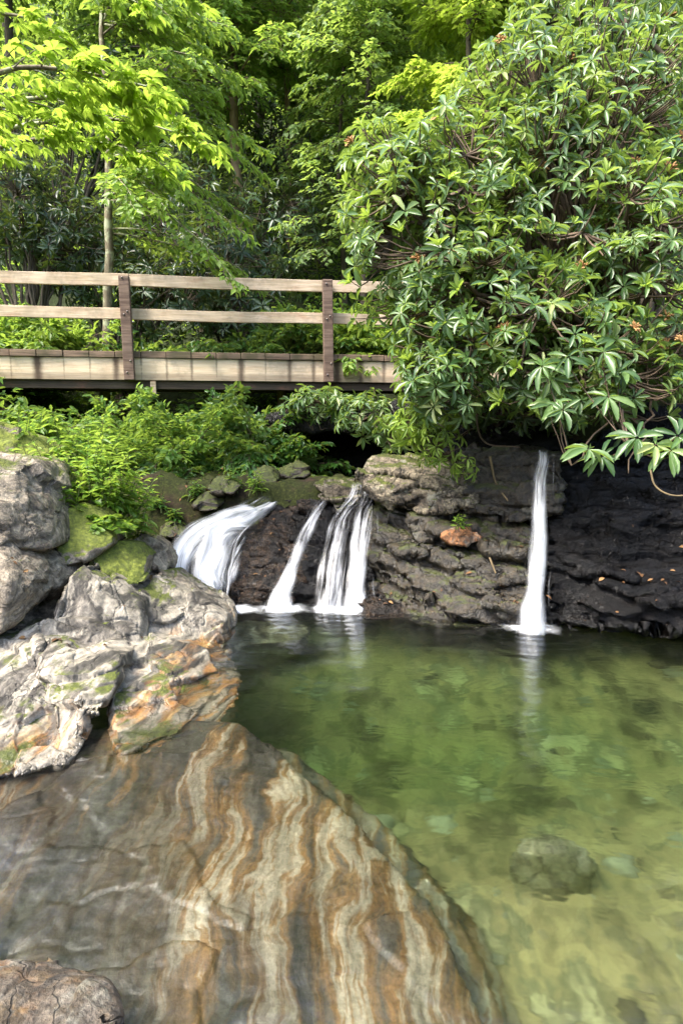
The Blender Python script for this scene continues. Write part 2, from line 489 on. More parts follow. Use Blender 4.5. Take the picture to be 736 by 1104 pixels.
rock('rock', 'dark shelf of rock in the shady crack below the brown boulders at the left edge', [[(-60, 690, 4.3), (10, 672, 4.5), (70, 640, 4.75), (90, 660, 4.6), (60, 690, 4.4), (0, 712, 4.2), .5]],
     M_brown, .014, 1, .018, 1.6, .007, 5, .004, ((.5, -.3, .8), 8, .02, .8), 'rock', fk=.6, fsc=2.4)
OUT_N = (.80, -.28, .50)
M_out = m_gneiss('banded_outcrop', [(0.22, (0.0076, 0.0068, 0.0057)), (0.33, (0.0258, 0.023, 0.0185)), (0.42, (0.0516, 0.0464, 0.0367)), (0.47, (0.2182, 0.1927, 0.147)), (0.52, (0.2708, 0.2408, 0.189)), (0.555, (0.0447, 0.0389, 0.0304)), (0.58, (0.0687, 0.0592, 0.0463)), (0.64, (0.2031, 0.1778, 0.1399)), (0.69, (0.0292, 0.0261, 0.0224)), (0.76, (0.1655, 0.1482, 0.1189)), (0.82, (0.0172, 0.0153, 0.0128))],
    nrm=OUT_N, along=.10, scale=2.9, warp=.20, moss=.02, mossdark=.6, rust=.9, lich=.05, grain=.16, streak=.5, bumpk=.55, crack=.8)
rock('rock_outcrop', 'large angular outcrop of grey and cream banded rock sloping down into the pool', [
    [(74, 622, 4.55), (96, 608, 4.8), (132, 628, 4.85), (150, 652, 4.74), (152, 690, 4.5), (110, 700, 4.35), (70, 690, 4.3), (52, 668, 4.25), .7],
    [(96, 612, 4.84), (134, 626, 4.9), (146, 648, 4.80), (120, 664, 4.62), (88, 656, 4.55), (84, 630, 4.66), .3],
    [(20, 684, 4.05), (60, 662, 4.28), (96, 668, 4.36), (134, 690, 4.4), (124, 716, 4.22), (60, 716, 4.05), (10, 716, 3.9), .6],
    [(146, 650, 4.9), (168, 620, 5.3), (188, 626, 5.4), (222, 650, 5.35), (244, 668, 5.25), (250, 690, 5.1), (220, 700, 4.92), (190, 690, 4.8), (160, 686, 4.72), .6],
    [(172, 640, 5.12), (200, 640, 5.3), (232, 664, 5.22), (226, 690, 4.98), (196, 684, 4.88), (172, 666, 4.88), .3],
    [(208, 690, 4.9), (240, 672, 5.1), (252, 690, 5.12), (246, 704, 5.0), (216, 712, 4.85), .3],
    [(116, 688, 4.45), (162, 676, 4.75), (200, 690, 4.75), (222, 712, 4.6), (242, 738, 4.38), (232, 754, 4.15), (196, 800, 3.55), (130, 822, 3.28), (112, 770, 3.75), .6],
    [(196, 706, 4.66), (240, 736, 4.42), (258, 766, 4.1), (230, 806, 3.68), (160, 836, 3.30), (128, 806, 3.45), .5],
    [(190, 700, 4.72), (214, 712, 4.62), (206, 728, 4.46), (184, 722, 4.44), (180, 708, 4.56), .2],
    [(-90, 700, 3.7), (0, 694, 3.95), (40, 690, 4.08), (58, 712, 3.95), (70, 770, 3.55), (62, 826, 3.2), (0, 842, 3.02), (-100, 854, 2.92), .8],
    [(38, 690, 4.04), (66, 688, 4.10), (84, 712, 3.98), (92, 750, 3.60), (84, 800, 3.32), (64, 832, 3.16), (52, 800, 3.36), (58, 750, 3.62), (48, 716, 3.82), .45],
    [(84, 704, 4.02), (112, 694, 4.14), (131, 708, 4.0), (124, 742, 3.74), (104, 772, 3.52), (90, 768, 3.5), (84, 738, 3.68), .4]],
     M_out, .0095, 3, .014, 1.6, .0015, 5, .0012, (OUT_N, 8, .018, .35), 'outcrop', cracks=.012, fk=.36, fsc=1.9)
rock('rock', 'flat brown chip of stone lying in the mossy hollow of the pale slab', [[(100, 692, 4.42), (126, 686, 4.5), (150, 690, 4.52), (146, 698, 4.46), (108, 702, 4.38), .14]],
     M_brown, .007, 1, .006, 2, .004, 7, .002, None, 'rock', fk=.5, fsc=6)
rock('rock_slab', 'narrow reddish wedge of rock resting above the lichen spotted block', [[(164, 612, 5.42), (186, 612, 5.6), (212, 632, 5.6), (240, 658, 5.5), (226, 660, 5.35), (190, 636, 5.3), .3]],
     M_brown, .012, 1, .018, 2, .007, 7, .004, None, 'rock slab', fk=0.45, fsc=1.8)
M_craggy = m_gneiss('craggy_brown_rock', [(0.25, (0.0103, 0.0075, 0.0045)), (0.42, (0.0349, 0.0257, 0.0153)), (0.52, (0.0735, 0.0607, 0.0456)), (0.58, (0.0404, 0.0286, 0.0143)), (0.75, (0.0202, 0.0146, 0.0091))], band=(1.2, 1.0, 1.0), moss=0, rust=.5, lich=.2, grain=.45, bumpk=.8)
rock('rock', 'craggy brown rock breaking the surface in the bottom left corner', [
    [(-90, 1050, 1.74), (0, 1052, 1.76), (40, 1048, 1.78), (72, 1062, 1.74), (106, 1086, 1.66), (118, 1110, 1.6), (108, 1150, 1.5), (0, 1200, 1.36), (-90, 1170, 1.42), .12]],
     M_craggy, .008, 1, .018, 2.4, .007, 9, .004, ((.3, .3, .9), 16, .014, .8), 'rock', cracks=.012, fk=0.45, fsc=1.8)

# ---- the ledge with the falls
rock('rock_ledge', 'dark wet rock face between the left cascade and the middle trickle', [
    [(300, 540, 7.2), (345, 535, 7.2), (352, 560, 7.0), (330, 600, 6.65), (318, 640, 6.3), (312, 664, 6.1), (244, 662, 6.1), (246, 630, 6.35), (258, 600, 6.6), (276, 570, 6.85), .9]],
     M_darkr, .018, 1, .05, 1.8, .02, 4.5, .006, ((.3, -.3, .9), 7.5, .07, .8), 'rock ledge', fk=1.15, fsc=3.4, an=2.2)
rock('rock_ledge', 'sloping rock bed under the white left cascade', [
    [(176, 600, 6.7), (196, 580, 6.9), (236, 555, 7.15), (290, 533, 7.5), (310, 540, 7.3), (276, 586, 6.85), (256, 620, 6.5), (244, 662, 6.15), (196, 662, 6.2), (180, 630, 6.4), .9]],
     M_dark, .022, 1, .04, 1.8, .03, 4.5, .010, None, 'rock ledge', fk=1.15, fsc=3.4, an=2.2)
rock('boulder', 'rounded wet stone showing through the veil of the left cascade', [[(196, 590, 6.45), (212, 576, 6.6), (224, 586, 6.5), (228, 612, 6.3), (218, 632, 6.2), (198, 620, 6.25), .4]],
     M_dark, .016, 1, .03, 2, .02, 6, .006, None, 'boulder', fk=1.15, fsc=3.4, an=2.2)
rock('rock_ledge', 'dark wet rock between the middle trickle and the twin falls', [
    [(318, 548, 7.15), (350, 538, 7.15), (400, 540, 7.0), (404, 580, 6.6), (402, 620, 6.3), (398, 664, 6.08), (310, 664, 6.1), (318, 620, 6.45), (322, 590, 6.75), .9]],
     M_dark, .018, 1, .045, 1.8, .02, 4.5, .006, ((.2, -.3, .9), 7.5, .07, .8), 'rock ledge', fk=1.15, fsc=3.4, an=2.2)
rock('capstone', 'flat mossy capstone at the head of the twin falls', [[(338, 520, 7.1), (356, 514, 7.25), (384, 517, 7.2), (394, 528, 7.05), (386, 542, 6.95), (366, 552, 6.95), (348, 540, 7.0), .5]],
     M_cap, .014, 1, .02, 2.5, .018, 7, .006, None, 'rock', fk=1.15, fsc=3.4, an=2.2)
rock('boulder', 'large pale topped boulder overhanging the ledge right of the twin falls', [
    [(382, 510, 6.55), (402, 500, 6.75), (440, 494, 6.7), (480, 496, 6.55), (512, 505, 6.3), (520, 530, 6.1), (505, 552, 6.1), (450, 548, 6.3), (405, 535, 6.45), 1.0]],
     M_cap, .018, 1, .04, 1.5, .025, 5, .007, ((.1, -.2, 1), 6, .03, .8), 'boulder', fk=1.15, fsc=3.4, an=2.2)
rock('rock_ledge', 'layered olive brown ledge above the pool between the twin falls and the tall fall', [
    [(398, 548, 6.75), (500, 545, 6.35), (560, 548, 6.1), (575, 600, 5.75), (580, 640, 5.55), (580, 690, 5.35), (480, 684, 5.5), (420, 668, 5.9), (396, 664, 6.1), (400, 610, 6.4), .9],
    [(440, 560, 6.3), (470, 552, 6.3), (490, 575, 6.05), (450, 590, 6.1), .3],
    [(500, 600, 5.85), (560, 590, 5.75), (570, 640, 5.55), (510, 660, 5.6), .3],
    [(410, 590, 6.35), (450, 585, 6.15), (460, 630, 5.95), (420, 650, 6.0), .3]],
     M_mid, .018, 1, .06, 1.6, .025, 4.2, .006, ((.12, -.25, 1), 7, .10, .8), 'rock ledge', fk=1.15, fsc=3.4, an=2.2)
rock('rock_block', 'square brown block that the tall fall spills over', [
    [(500, 492, 6.3), (520, 483, 6.35), (560, 484, 6.15), (606, 486, 6.0), (610, 520, 5.88), (600, 556, 5.85), (560, 560, 5.9), (505, 556, 6.1), 1.0]],
     M_mid, .018, 1, .03, 1.5, .025, 4, .007, ((.05, -.1, 1), 5, .03, .6), 'rock', fk=1.15, fsc=3.4, an=2.2)
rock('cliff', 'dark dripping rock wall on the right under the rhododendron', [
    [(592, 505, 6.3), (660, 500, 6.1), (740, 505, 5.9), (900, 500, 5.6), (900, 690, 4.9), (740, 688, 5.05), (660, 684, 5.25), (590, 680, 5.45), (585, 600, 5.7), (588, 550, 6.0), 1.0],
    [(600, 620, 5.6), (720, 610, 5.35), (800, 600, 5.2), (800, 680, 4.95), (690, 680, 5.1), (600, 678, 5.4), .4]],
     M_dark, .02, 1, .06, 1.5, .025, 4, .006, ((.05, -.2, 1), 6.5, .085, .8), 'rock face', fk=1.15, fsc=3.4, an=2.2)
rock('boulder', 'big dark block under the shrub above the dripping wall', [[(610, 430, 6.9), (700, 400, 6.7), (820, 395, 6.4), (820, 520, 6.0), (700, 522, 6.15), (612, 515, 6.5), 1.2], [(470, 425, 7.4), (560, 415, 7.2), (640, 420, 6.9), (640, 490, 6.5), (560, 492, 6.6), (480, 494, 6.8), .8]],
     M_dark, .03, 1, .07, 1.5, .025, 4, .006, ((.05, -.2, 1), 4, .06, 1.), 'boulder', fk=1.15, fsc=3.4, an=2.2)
rock('rock', 'low wet brown rock at the foot of the twin falls', [[(384, 656, 5.85), (396, 640, 6.0), (416, 640, 6.0), (440, 656, 5.9), (450, 670, 5.7), (400, 672, 5.65), (386, 668, 5.7), .35]],
     M_darkr, .012, 1, .025, 3, .03, 7, .006, ((.5, -.3, .7), 14, .02, .8), 'rock', fk=1.15, fsc=3.4, an=2.2)
rock('stone', 'rusty orange stone lodged in the ledge left of the tall fall', [[(478, 577, 5.96), (494, 572, 6.0), (514, 573, 5.96), (521, 580, 5.93), (506, 588, 5.92), (486, 586, 5.93), .3]],
     M_orange, .010, 1, .015, 4, .012, 9, .004, None, 'stone')
rock('stone', 'mossy stone on the bank above the left cascade, the upper of two', [[(192, 534, 7.9), (204, 525, 8.0), (216, 534, 7.9), (216, 546, 7.7), (198, 548, 7.7), .3]], M_mosst, .015, 1, .02, 3, .012, 7, .005, None, 'stone')
rock('stone', 'darker mossy stone on the bank above the left cascade, the lower of two', [[(198, 552, 7.45), (212, 541, 7.6), (226, 548, 7.5), (224, 562, 7.3), (204, 564, 7.3), .3]], M_mosst, .015, 1, .02, 3, .012, 7, .005, None, 'stone')
rock('stone', 'flat mossy stone at the edge of the stream above the cascade', [[(236, 538, 8.0), (262, 526, 8.3), (286, 530, 8.2), (284, 540, 7.9), (250, 548, 7.7), .4]], M_mosst, .018, 1, .02, 3, .012, 7, .005, None, 'stone')
rock('stone', 'long mossy stone in the stream bed behind the capstone', [[(290, 526, 8.2), (316, 514, 8.5), (340, 518, 8.3), (340, 532, 7.8), (300, 538, 7.7), .5]], M_mosst, .018, 1, .02, 3, .014, 7, .005, None, 'stone')
# ---- under water: hulls given in metres, the trailing number is how far they reach down
rock('rock_slab', 'orange and cream striped slab lying just under the water in the foreground', [
    [G(-260, 815, -0.06), G(0, 812, -0.06), G(110, 790, -0.06), G(200, 786, -0.10), G(256, 795, -0.17), G(292, 822, -0.21), G(350, 880, -0.23), G(412, 945, -0.24), G(466, 1012, -0.25), G(515, 1116, -0.26), G(545, 1260, -0.28),
     G(300, 1300, -0.14), G(-300, 1300, -0.14), G(120, 900, -0.09), G(330, 950, -0.15), 1.0],
    [G(310, 850, -0.45), G(370, 895, -0.45), G(440, 962, -0.45), G(498, 1035, -0.45), G(545, 1140, -0.48), G(560, 1290, -0.51), G(300, 1250, -0.53), G(240, 850, -0.48), .5],
    [G(330, 895, -0.63), G(390, 930, -0.61), G(455, 990, -0.61), G(520, 1065, -0.61), G(570, 1180, -0.63), G(590, 1300, -0.65), G(300, 1250, -0.33), G(260, 880, -0.33), .4]],
     M_sub, .012, 12, .03, 1.3, .010, 4, .003, ((.9, .1, .25), 7, .012, .8), 'rock slab', cracks=.006, world=True, fk=.16, fsc=1.2, groove=[([G(-80, 862, -0.09), G(0, 850, -0.09), G(110, 830, -0.09), G(190, 806, -0.10), G(290, 784, -0.18)], .010, .02), ([G(120, 845, -0.09), G(128, 815, -0.08), G(140, 790, -0.08)], .010, .02)])
rock('boulder', 'small rounded stone sunk on the pool bed in front of the striped slab', [
    [tuple(G(592, 985, -.60) + np.array((rr * 1.3 * math.cos(t), rr * .85 * math.sin(t), zz))) for rr, zz in ((.07, .13), (.125, .07), (.16, -.06)) for t in np.linspace(0, 2 * PI, 10)[:-1] + zz * 3] + [.3]],
     M_subst, .012, 4, .02, 2.5, .003, 5, .002, None, 'boulder', world=True, fk=.12, fsc=4)
rock('rock_slab', 'pale sunken slab lying in the pool below the pointed block', [
    [G(236, 712, -.5), G(290, 706, -.5), G(334, 718, -.56), G(318, 738, -.6), G(246, 742, -.52), .5]],
     M_subst, .02, 1, .03, 2, .02, 6, .005, None, 'rock slab', world=True)
# ------------------------------------------------------------------ ground, pool bed and hillside
def bump2(x, y, cx, cy, rx, ry):
    return np.exp(-(((x - cx) / rx) ** 2 + ((y - cy) / ry) ** 2))

def ground_z(x, y):
    q = np.stack((x, y, np.zeros_like(x)), -1).reshape(-1, 3)
    n1 = fbm(q * .45, 4).reshape(x.shape)
    n2 = fbm(q * 2.1 + 40, 3).reshape(x.shape)
    # pool
    z = -.66 - .50 * bump2(x, y, .3, 4.7, 1.7, 1.2) - .42 * sstep(2.2, 4.6, y) + .34 * sstep(1.6, 4.2, x) * sstep(3.2, 5, y) + .10 * n1 + .05 * n2
    # rim of the pool: stream shelf behind the falls
    rim = sstep(6.5, 7.3, y + .25 * (x - .3) * (x > .3))
    shelf = 1.0 + .05 * (y - 7) + .04 * n2
    z = z * (1 - rim) + shelf * rim
    # left bank: rises away from the stream
    edge = -2.05 - .10 * (y - 5) + .0 * y
    edge = np.where(y > 6.2, -1.9 - .1 * (y - 6.2), edge)
    lb = sstep(0, 1.2, edge - x)
    zl = .35 + .55 * np.clip(edge - x, 0, 8) + .25 * sstep(5, 7, y) + .1 * n1
    z = z * (1 - lb) + np.maximum(z, zl) * lb
    # right bank above the dripping wall
    rb = sstep(1.35, 2.3, x) * sstep(5.9, 6.9, y + .3 * np.clip(x - 1.6, 0, 3))
    z = z + rb * (.55 + .40 * np.clip(x - 1.6, 0, 7)) 
    far_r = sstep(5.2, 6.8, x)
    z = z * (1 - far_r) + np.maximum(z, .6 + .5 * (x - 5)) * far_r
    # the valley side climbs behind the bridge
    h = np.clip(y - 10.0, 0, None)
    z = z + .62 * h * sstep(0, 4, h) + .5 * n1 * sstep(0, 6, h)
    near = sstep(6.3, 7, y) * (1 - sstep(12, 14, y))
    z = z + near * .10 * fbm(q * 3.3 + 9, 4).reshape(x.shape)
    z = z - .42 * bump2(x, y, .15, 8.9, 1.0, .9)
    # bank behind the camera
    b = sstep(-3, -6, y)
    z = z * (1 - b) + (1.2 + .4 * np.clip(-y - 5, 0, 20)) * b
    return np.minimum(z, 60 + 2 * n1)

def axis(lo, hi, a, b, fine, grow=1.13):
    c = list(np.arange(a, b + 1e-6, fine))
    s, x = fine, b
    while x < hi:
        s *= grow; x += s; c.append(min(x, hi + 5))
    s, x = fine, a
    while x > lo:
        s *= grow; x -= s; c.insert(0, max(x, lo - 5))
    return np.array(c)

gx, gy = axis(-90, 90, -4.5, 5.5, .06), axis(-40, 130, 0, 11, .06)
X, Y = np.meshgrid(gx, gy)
Z = ground_z(X, Y)
v = np.stack((X, Y, Z), -1).reshape(-1, 3)
nx, ny = len(gx), len(gy)
ii = np.arange(ny - 1)[:, None] * nx + np.arange(nx - 1)[None, :]
f = np.stack((ii, ii + 1, ii + nx + 1, ii + nx), -1).reshape(-1, 4)
k = N('forest_ground')
pos = k.geo('Position')
zz = k.sep(pos, 2)
n1, n2, n3 = k.noise(pos, 2.2, 5, .6), k.noise(pos, 14, 5, .7), k.noise(pos, 38, 4, .7)
litter = k.ramp(n2, [(.3, (.010, .008, .005)), (.5, (.03, .020, .012)), (.62, (.058, .037, .021)), (.75, (.10, .065, .04))])
moss = k.ramp(n3, [(.3, (.008, .011, .003)), (.55, (.03, .036, .007)), (.75, (.085, .095, .020))])
land = k.mix(k.sm(n1, .36, .52), litter, moss)
bedn = k.noise(k.map(pos, rot=(0, 0, .5), scale=(1, .4, 1)), 2.4, 5, .66)
bed = k.ramp(bedn, [(.28, (.06, .05, .03)), (.40, (.18, .14, .075)), (.50, (.38, .29, .15)), (.56, (.18, .155, .09)), (.63, (.50, .42, .25)), (.74, (.24, .16, .08))])
cob = k.n('ShaderNodeTexVoronoi'); k.put(cob.inputs['Vector'], k.vmath('ADD', pos, k.vmath('SCALE', k.noise(pos, 4, 2, col=True), .25))); cob.inputs['Scale'].default_value = 5.5
bed = k.mix(.35, bed, k.ramp(cob.outputs['Distance'], [(.0, .62), (.35, .55), (.6, .25)]), 'OVERLAY')
bed = k.mix(.15, bed, k.ramp(k.sep(cob.outputs['Color'], 0), [(0, .15), (1, .85)]), 'OVERLAY')
c = k.mix(k.sm(k.math('ADD', zz, k.math('MULTIPLY', n2, .06)), .08, .0), land, bed)
yy = k.sep(pos, 1)
c = k.mix(k.math('MULTIPLY', k.sm(yy, 9.5, 11.5), .85), c, k.ramp(n2, [(.3, (.010, .014, .006)), (.6, (.03, .045, .014)), (.75, (.05, .07, .02))]))
hh = k.math('ADD', n2, k.math('MULTIPLY', n3, .5))
M_ground = k.done(k.pbsdf(c, .85, .2, k.bump(hh, .45, .04)))
tag(link_mesh('ground', mesh_np('ground', v, f, 4), M_ground), kind='structure')

def ground_hit(px, py):
    ys = np.linspace(5.5, 14, 400)
    q = np.array([P(px, py, y) for y in ys])
    g = ground_z(q[:, 0], q[:, 1])
    k_ = np.where(q[:, 2] < g)[0]
    return float(ys[k_[0]]) if len(k_) else 9.0

def small_stone(label, px, py, Y, rx, ry, mat=None):
    rx, ry = rx * 1.45, ry * 1.45
    Y = ground_hit(px, py + ry * .6)
    pts = []
    n = 7
    for i in range(n):
        a = 2 * PI * i / n + rng.normal(0, .2)
        r = rng.uniform(.8, 1.1)
        pts.append((px + rx * r * math.cos(a), py - ry * r * math.sin(a), Y - .12 * (math.sin(a) < 0) * (ry / 10) + .1 * math.sin(a)))
    pts += [(px - rx * .3, py - ry * 1.0, Y + .02), (px + rx * .25, py - ry * .7, Y - .06), (px, py + ry * .2, Y - .14)]
    rock('stone', label, [pts + [.12]], mat or M_mosst, .013, 1, .015, 3, .008, 8, .004, None, 'stone', fk=.6, fsc=4)
small_stone('low dark stone half sunk in the bank beside the left edge of the cascade', 186, 572, 7.2, 13, 7)
small_stone('mossy stone between the shrub and the head of the left cascade', 240, 522, 8.3, 14, 8)
small_stone('dark stone at the mouth of the hollow left of the capstone', 318, 508, 8.9, 14, 7)
small_stone('dark stone in the hollow behind the capstone', 352, 504, 9.0, 16, 8, M_dark)
small_stone('mossy stone under the drooping shrub left of the hollow', 286, 512, 8.8, 13, 7)
small_stone('broad dark mossy stone in the middle of the bank above the cascade', 226, 540, 0, 16, 8)

# ------------------------------------------------------------------ water of the pool
k = N('pool_water')
pos = k.geo('Position')
w1 = k.noise(k.map(pos, scale=(1, 1.6, 1)), 2.4, 3, .5, .4)
w2 = k.noise(pos, 9, 2, .5, .3)
wv = k.math('ADD', w1, k.math('MULTIPLY', w2, .22))
for (fx, fy) in (G(572, 676)[:2], G(302, 657)[:2], G(365, 658)[:2]):
    ds_ = k.n('ShaderNodeVectorMath', operation='DISTANCE'); k.put(ds_.inputs[0], pos); ds_.inputs[1].default_value = (float(fx), float(fy), 0)
    dd_ = k.math('ADD', ds_.outputs['Value'], k.math('MULTIPLY', w2, .10))
    wv = k.math('ADD', wv, k.math('MULTIPLY', k.math('SINE', k.math('MULTIPLY', dd_, 52)), k.math('MULTIPLY', k.math('POWER', 2.718, k.math('MULTIPLY', dd_, -2.6)), .16)))
hb = k.bump(wv, .16, .10)
gl = k.n('ShaderNodeBsdfGlossy'); gl.inputs['Roughness'].default_value = .17
k.put(gl.inputs['Color'], (.95, .97, 1.0)); k.put(gl.inputs['Normal'], hb)
tr = k.n('ShaderNodeBsdfTransparent'); k.put(tr.inputs[0], (.985, .99, .985))
rf = k.n('ShaderNodeBsdfRefraction'); rf.inputs['IOR'].default_value = 1.333; rf.inputs['Roughness'].default_value = .16; k.put(rf.inputs['Normal'], hb)
k.put(rf.inputs['Color'], (.985, .99, .985))
fr = k.n('ShaderNodeFresnel'); fr.inputs[0].default_value = 1.333; k.put(fr.inputs['Normal'], hb)
ab = k.n('ShaderNodeVolumeAbsorption')
ab.inputs['Color'].default_value = (.48, .69, .48, 1); ab.inputs['Density'].default_value = .86
M_water = k.done(k.mixsh(fr.outputs[0], k.mixsh(.88, tr.outputs[0], rf.outputs[0]), gl.outputs[0]), ab.outputs[0])
bm = bmesh.new()
bmesh.ops.create_cube(bm, size=1)
for q in bm.verts:
    q.co = ((-7 if q.co.x < 0 else 9), (-6.5 if q.co.y < 0 else 7.05), (-3.0 if q.co.z < 0 else 0.0))
me = bpy.data.meshes.new('pool_water'); bm.to_mesh(me); bm.free()
tag(link_mesh('pool_water', me, M_water, smooth=False), kind='structure')

# pebbles and cobbles of the bed: past counting
bm = bmesh.new(); bmesh.ops.create_icosphere(bm, subdivisions=2, radius=1)
iv = np.array([tuple(q.co) for q in bm.verts]); bm.verts.ensure_lookup_table()
jf = np.array([[q.index for q in f_.verts] for f_ in bm.faces]); bm.free()
n = 420
px_ = rng.uniform(-.6, 4.6, n); py_ = rng.uniform(1.0, 5.6, n)
sz = .02 + .10 * rng.random(n) ** 4 * np.clip((py_ - 1.2) / 2, .25, 1)
pz = ground_z(px_[:, None], py_[:, None])[:, 0]
vv = []
for i in range(n):
    q = iv * (1 + .22 * perlin(iv * 1.1 + i * 3.1))[:, None] * sz[i] * np.array((1, rng.uniform(.6, 1), rng.uniform(.35, .6)))
    a = rng.uniform(0, PI); ca, sa = math.cos(a), math.sin(a)
    vv.append(np.stack((q[:, 0] * ca - q[:, 1] * sa + px_[i], q[:, 0] * sa + q[:, 1] * ca + py_[i], q[:, 2] + pz[i] + sz[i] * .1), 1))
k = N('bed_pebble')
rn = k.at('rnd')
c = k.ramp(rn, [(0, (.05, .042, .03)), (.3, (.16, .12, .07)), (.6, (.30, .23, .13)), (.85, (.20, .19, .14)), (1, (.36, .32, .23))])
c = k.mix(.4, c, k.ramp(k.noise(k.geo('Position'), 30, 4, .6), [(.3, .2), (.7, .8)]), 'OVERLAY')
M_peb = k.done(k.pbsdf(c, .8, .2))
me = mesh_np('pebbles', np.vstack(vv), (jf[None] + (np.arange(n) * len(iv))[:, None, None]).reshape(-1, 3), 3)
attr(me, 'rnd', np.repeat(rng.random(n), len(iv)))
tag(link_mesh('pebbles', me, M_peb), kind='stuff')

# ------------------------------------------------------------------ falling water
def m_fall(name, gain=1.0):
    k = N(name)
    uv = k.n('ShaderNodeUVMap', uv_map='UVMap').outputs[0]
    u, vv = k.sep(uv, 0), k.sep(uv, 1)
    st = k.noise(k.map(uv, scale=(1, .055, 1)), 34, 4, .6)
    st2 = k.noise(k.map(uv, loc=(3, 0, 0), scale=(1, .16, 1)), 11, 3, .55, .3)
    dens = k.at('dens'); edge = k.at('edge')
    a = k.math('ADD', k.math('MULTIPLY', st, .9), k.math('MULTIPLY', st2, .9))
    a = k.math('ADD', a, k.math('MULTIPLY', k.math('SUBTRACT', dens, 1.0), .95))
    a = k.math('MULTIPLY', k.sm(a, .36, .92), k.math('MULTIPLY', edge, gain), True)
    df = k.n('ShaderNodeBsdfDiffuse'); k.put(df.inputs[0], (.88, .90, .93))
    tl = k.n('ShaderNodeBsdfTranslucent'); k.put(tl.inputs[0], (.88, .90, .93))
    tp = k.n('ShaderNodeBsdfTransparent')
    gl = k.n('ShaderNodeBsdfGlossy'); gl.inputs['Roughness'].default_value = .3
    body = k.mixsh(.12, k.mixsh(.35, df.outputs[0], tl.outputs[0]), gl.outputs[0])
    return k.done(k.mixsh(a, tp.outputs[0], body))
M_fall = m_fall('falling_water')
k = N('foam')
uv = k.n('ShaderNodeUVMap', uv_map='UVMap').outputs[0]
dens = k.at('dens')
nf = k.noise(k.geo('Position'), 6, 4, .6)
a = k.sm(k.math('ADD', dens, k.math('MULTIPLY', k.math('SUBTRACT', nf, .5), .9)), .15, 1.0)
df = k.n('ShaderNodeBsdfDiffuse'); k.put(df.inputs[0], (.88, .91, .94))
M_foam = k.done(k.mixsh(k.math('MULTIPLY', a, .92), k.n('ShaderNodeBsdfTransparent').outputs[0], df.outputs[0]))

FWD = .09
def strip(rows, bulge, rough, d0, d1, seed, soft=.16, nr=90, nc=40, u0=0):
    """rows: (left px, py, right px, py, Y) from the lip down"""
    L = np.array([P(r[0], r[1], r[4] - FWD) for r in rows]); Rr = np.array([P(r[2], r[3], r[4] - FWD) for r in rows])
    L, Rr = catmull(L, nr), catmull(Rr, nr)
    s = np.linspace(0, 1, nc)[None, :, None]
    p = L[:, None] * (1 - s) + Rr[:, None] * s
    side = unit(Rr - L); down = unit(np.gradient((L + Rr) / 2, axis=0))
    nrm = unit(np.cross(down, side))
    nrm *= np.sign(-(nrm[:, 1] - .4 * nrm[:, 2]))[:, None]
    q = p.reshape(-1, 3)
    wid = np.linalg.norm(Rr - L, axis=1)
    su = (s[..., 0] * wid[:, None]).ravel()
    ln = np.concatenate(([0], np.cumsum(np.linalg.norm(np.diff((L + Rr) / 2, axis=0), axis=1))))
    sv = np.repeat(ln, nc)
    nz = perlin(np.stack((su * 14 + seed, sv * 1.3, np.full_like(su, seed)), 1)) * rough + perlin(np.stack((su * 4 + seed, sv * 2.2, np.full_like(su, seed)), 1)) * rough * 1.3
    bl = (bulge * (1 - (2 * s[..., 0] - 1) ** 2)) * np.minimum(wid, .5)[:, None]
    q = q + np.repeat(nrm, nc, 0) * (bl.ravel() + nz)[:, None]
    ii = np.arange(nr - 1)[:, None] * nc + np.arange(nc - 1)[None]
    f = np.stack((ii, ii + 1, ii + nc + 1, ii + nc), -1).reshape(-1, 4)
    t = np.repeat(np.linspace(0, 1, nr), nc)
    dens = d0 + (d1 - d0) * t ** 1.3
    ss = np.tile(np.linspace(0, 1, nc), nr)
    en = perlin(np.stack((sv * 5 + seed, np.full_like(sv, seed * 3.1), su * 0), 1)) * .5 + .5
    en2 = perlin(np.stack((sv * 5 + seed + 40, np.full_like(sv, seed * 1.7), su * 0), 1)) * .5 + .5
    edge = sstep(soft * .5 * en, soft * (.8 + 1.2 * en), ss) * sstep(soft * .5 * en2, soft * (.8 + 1.2 * en2), 1 - ss) * sstep(0, .05, t)
    return q, f, np.stack((su + u0 + seed, sv), 1), dens, edge

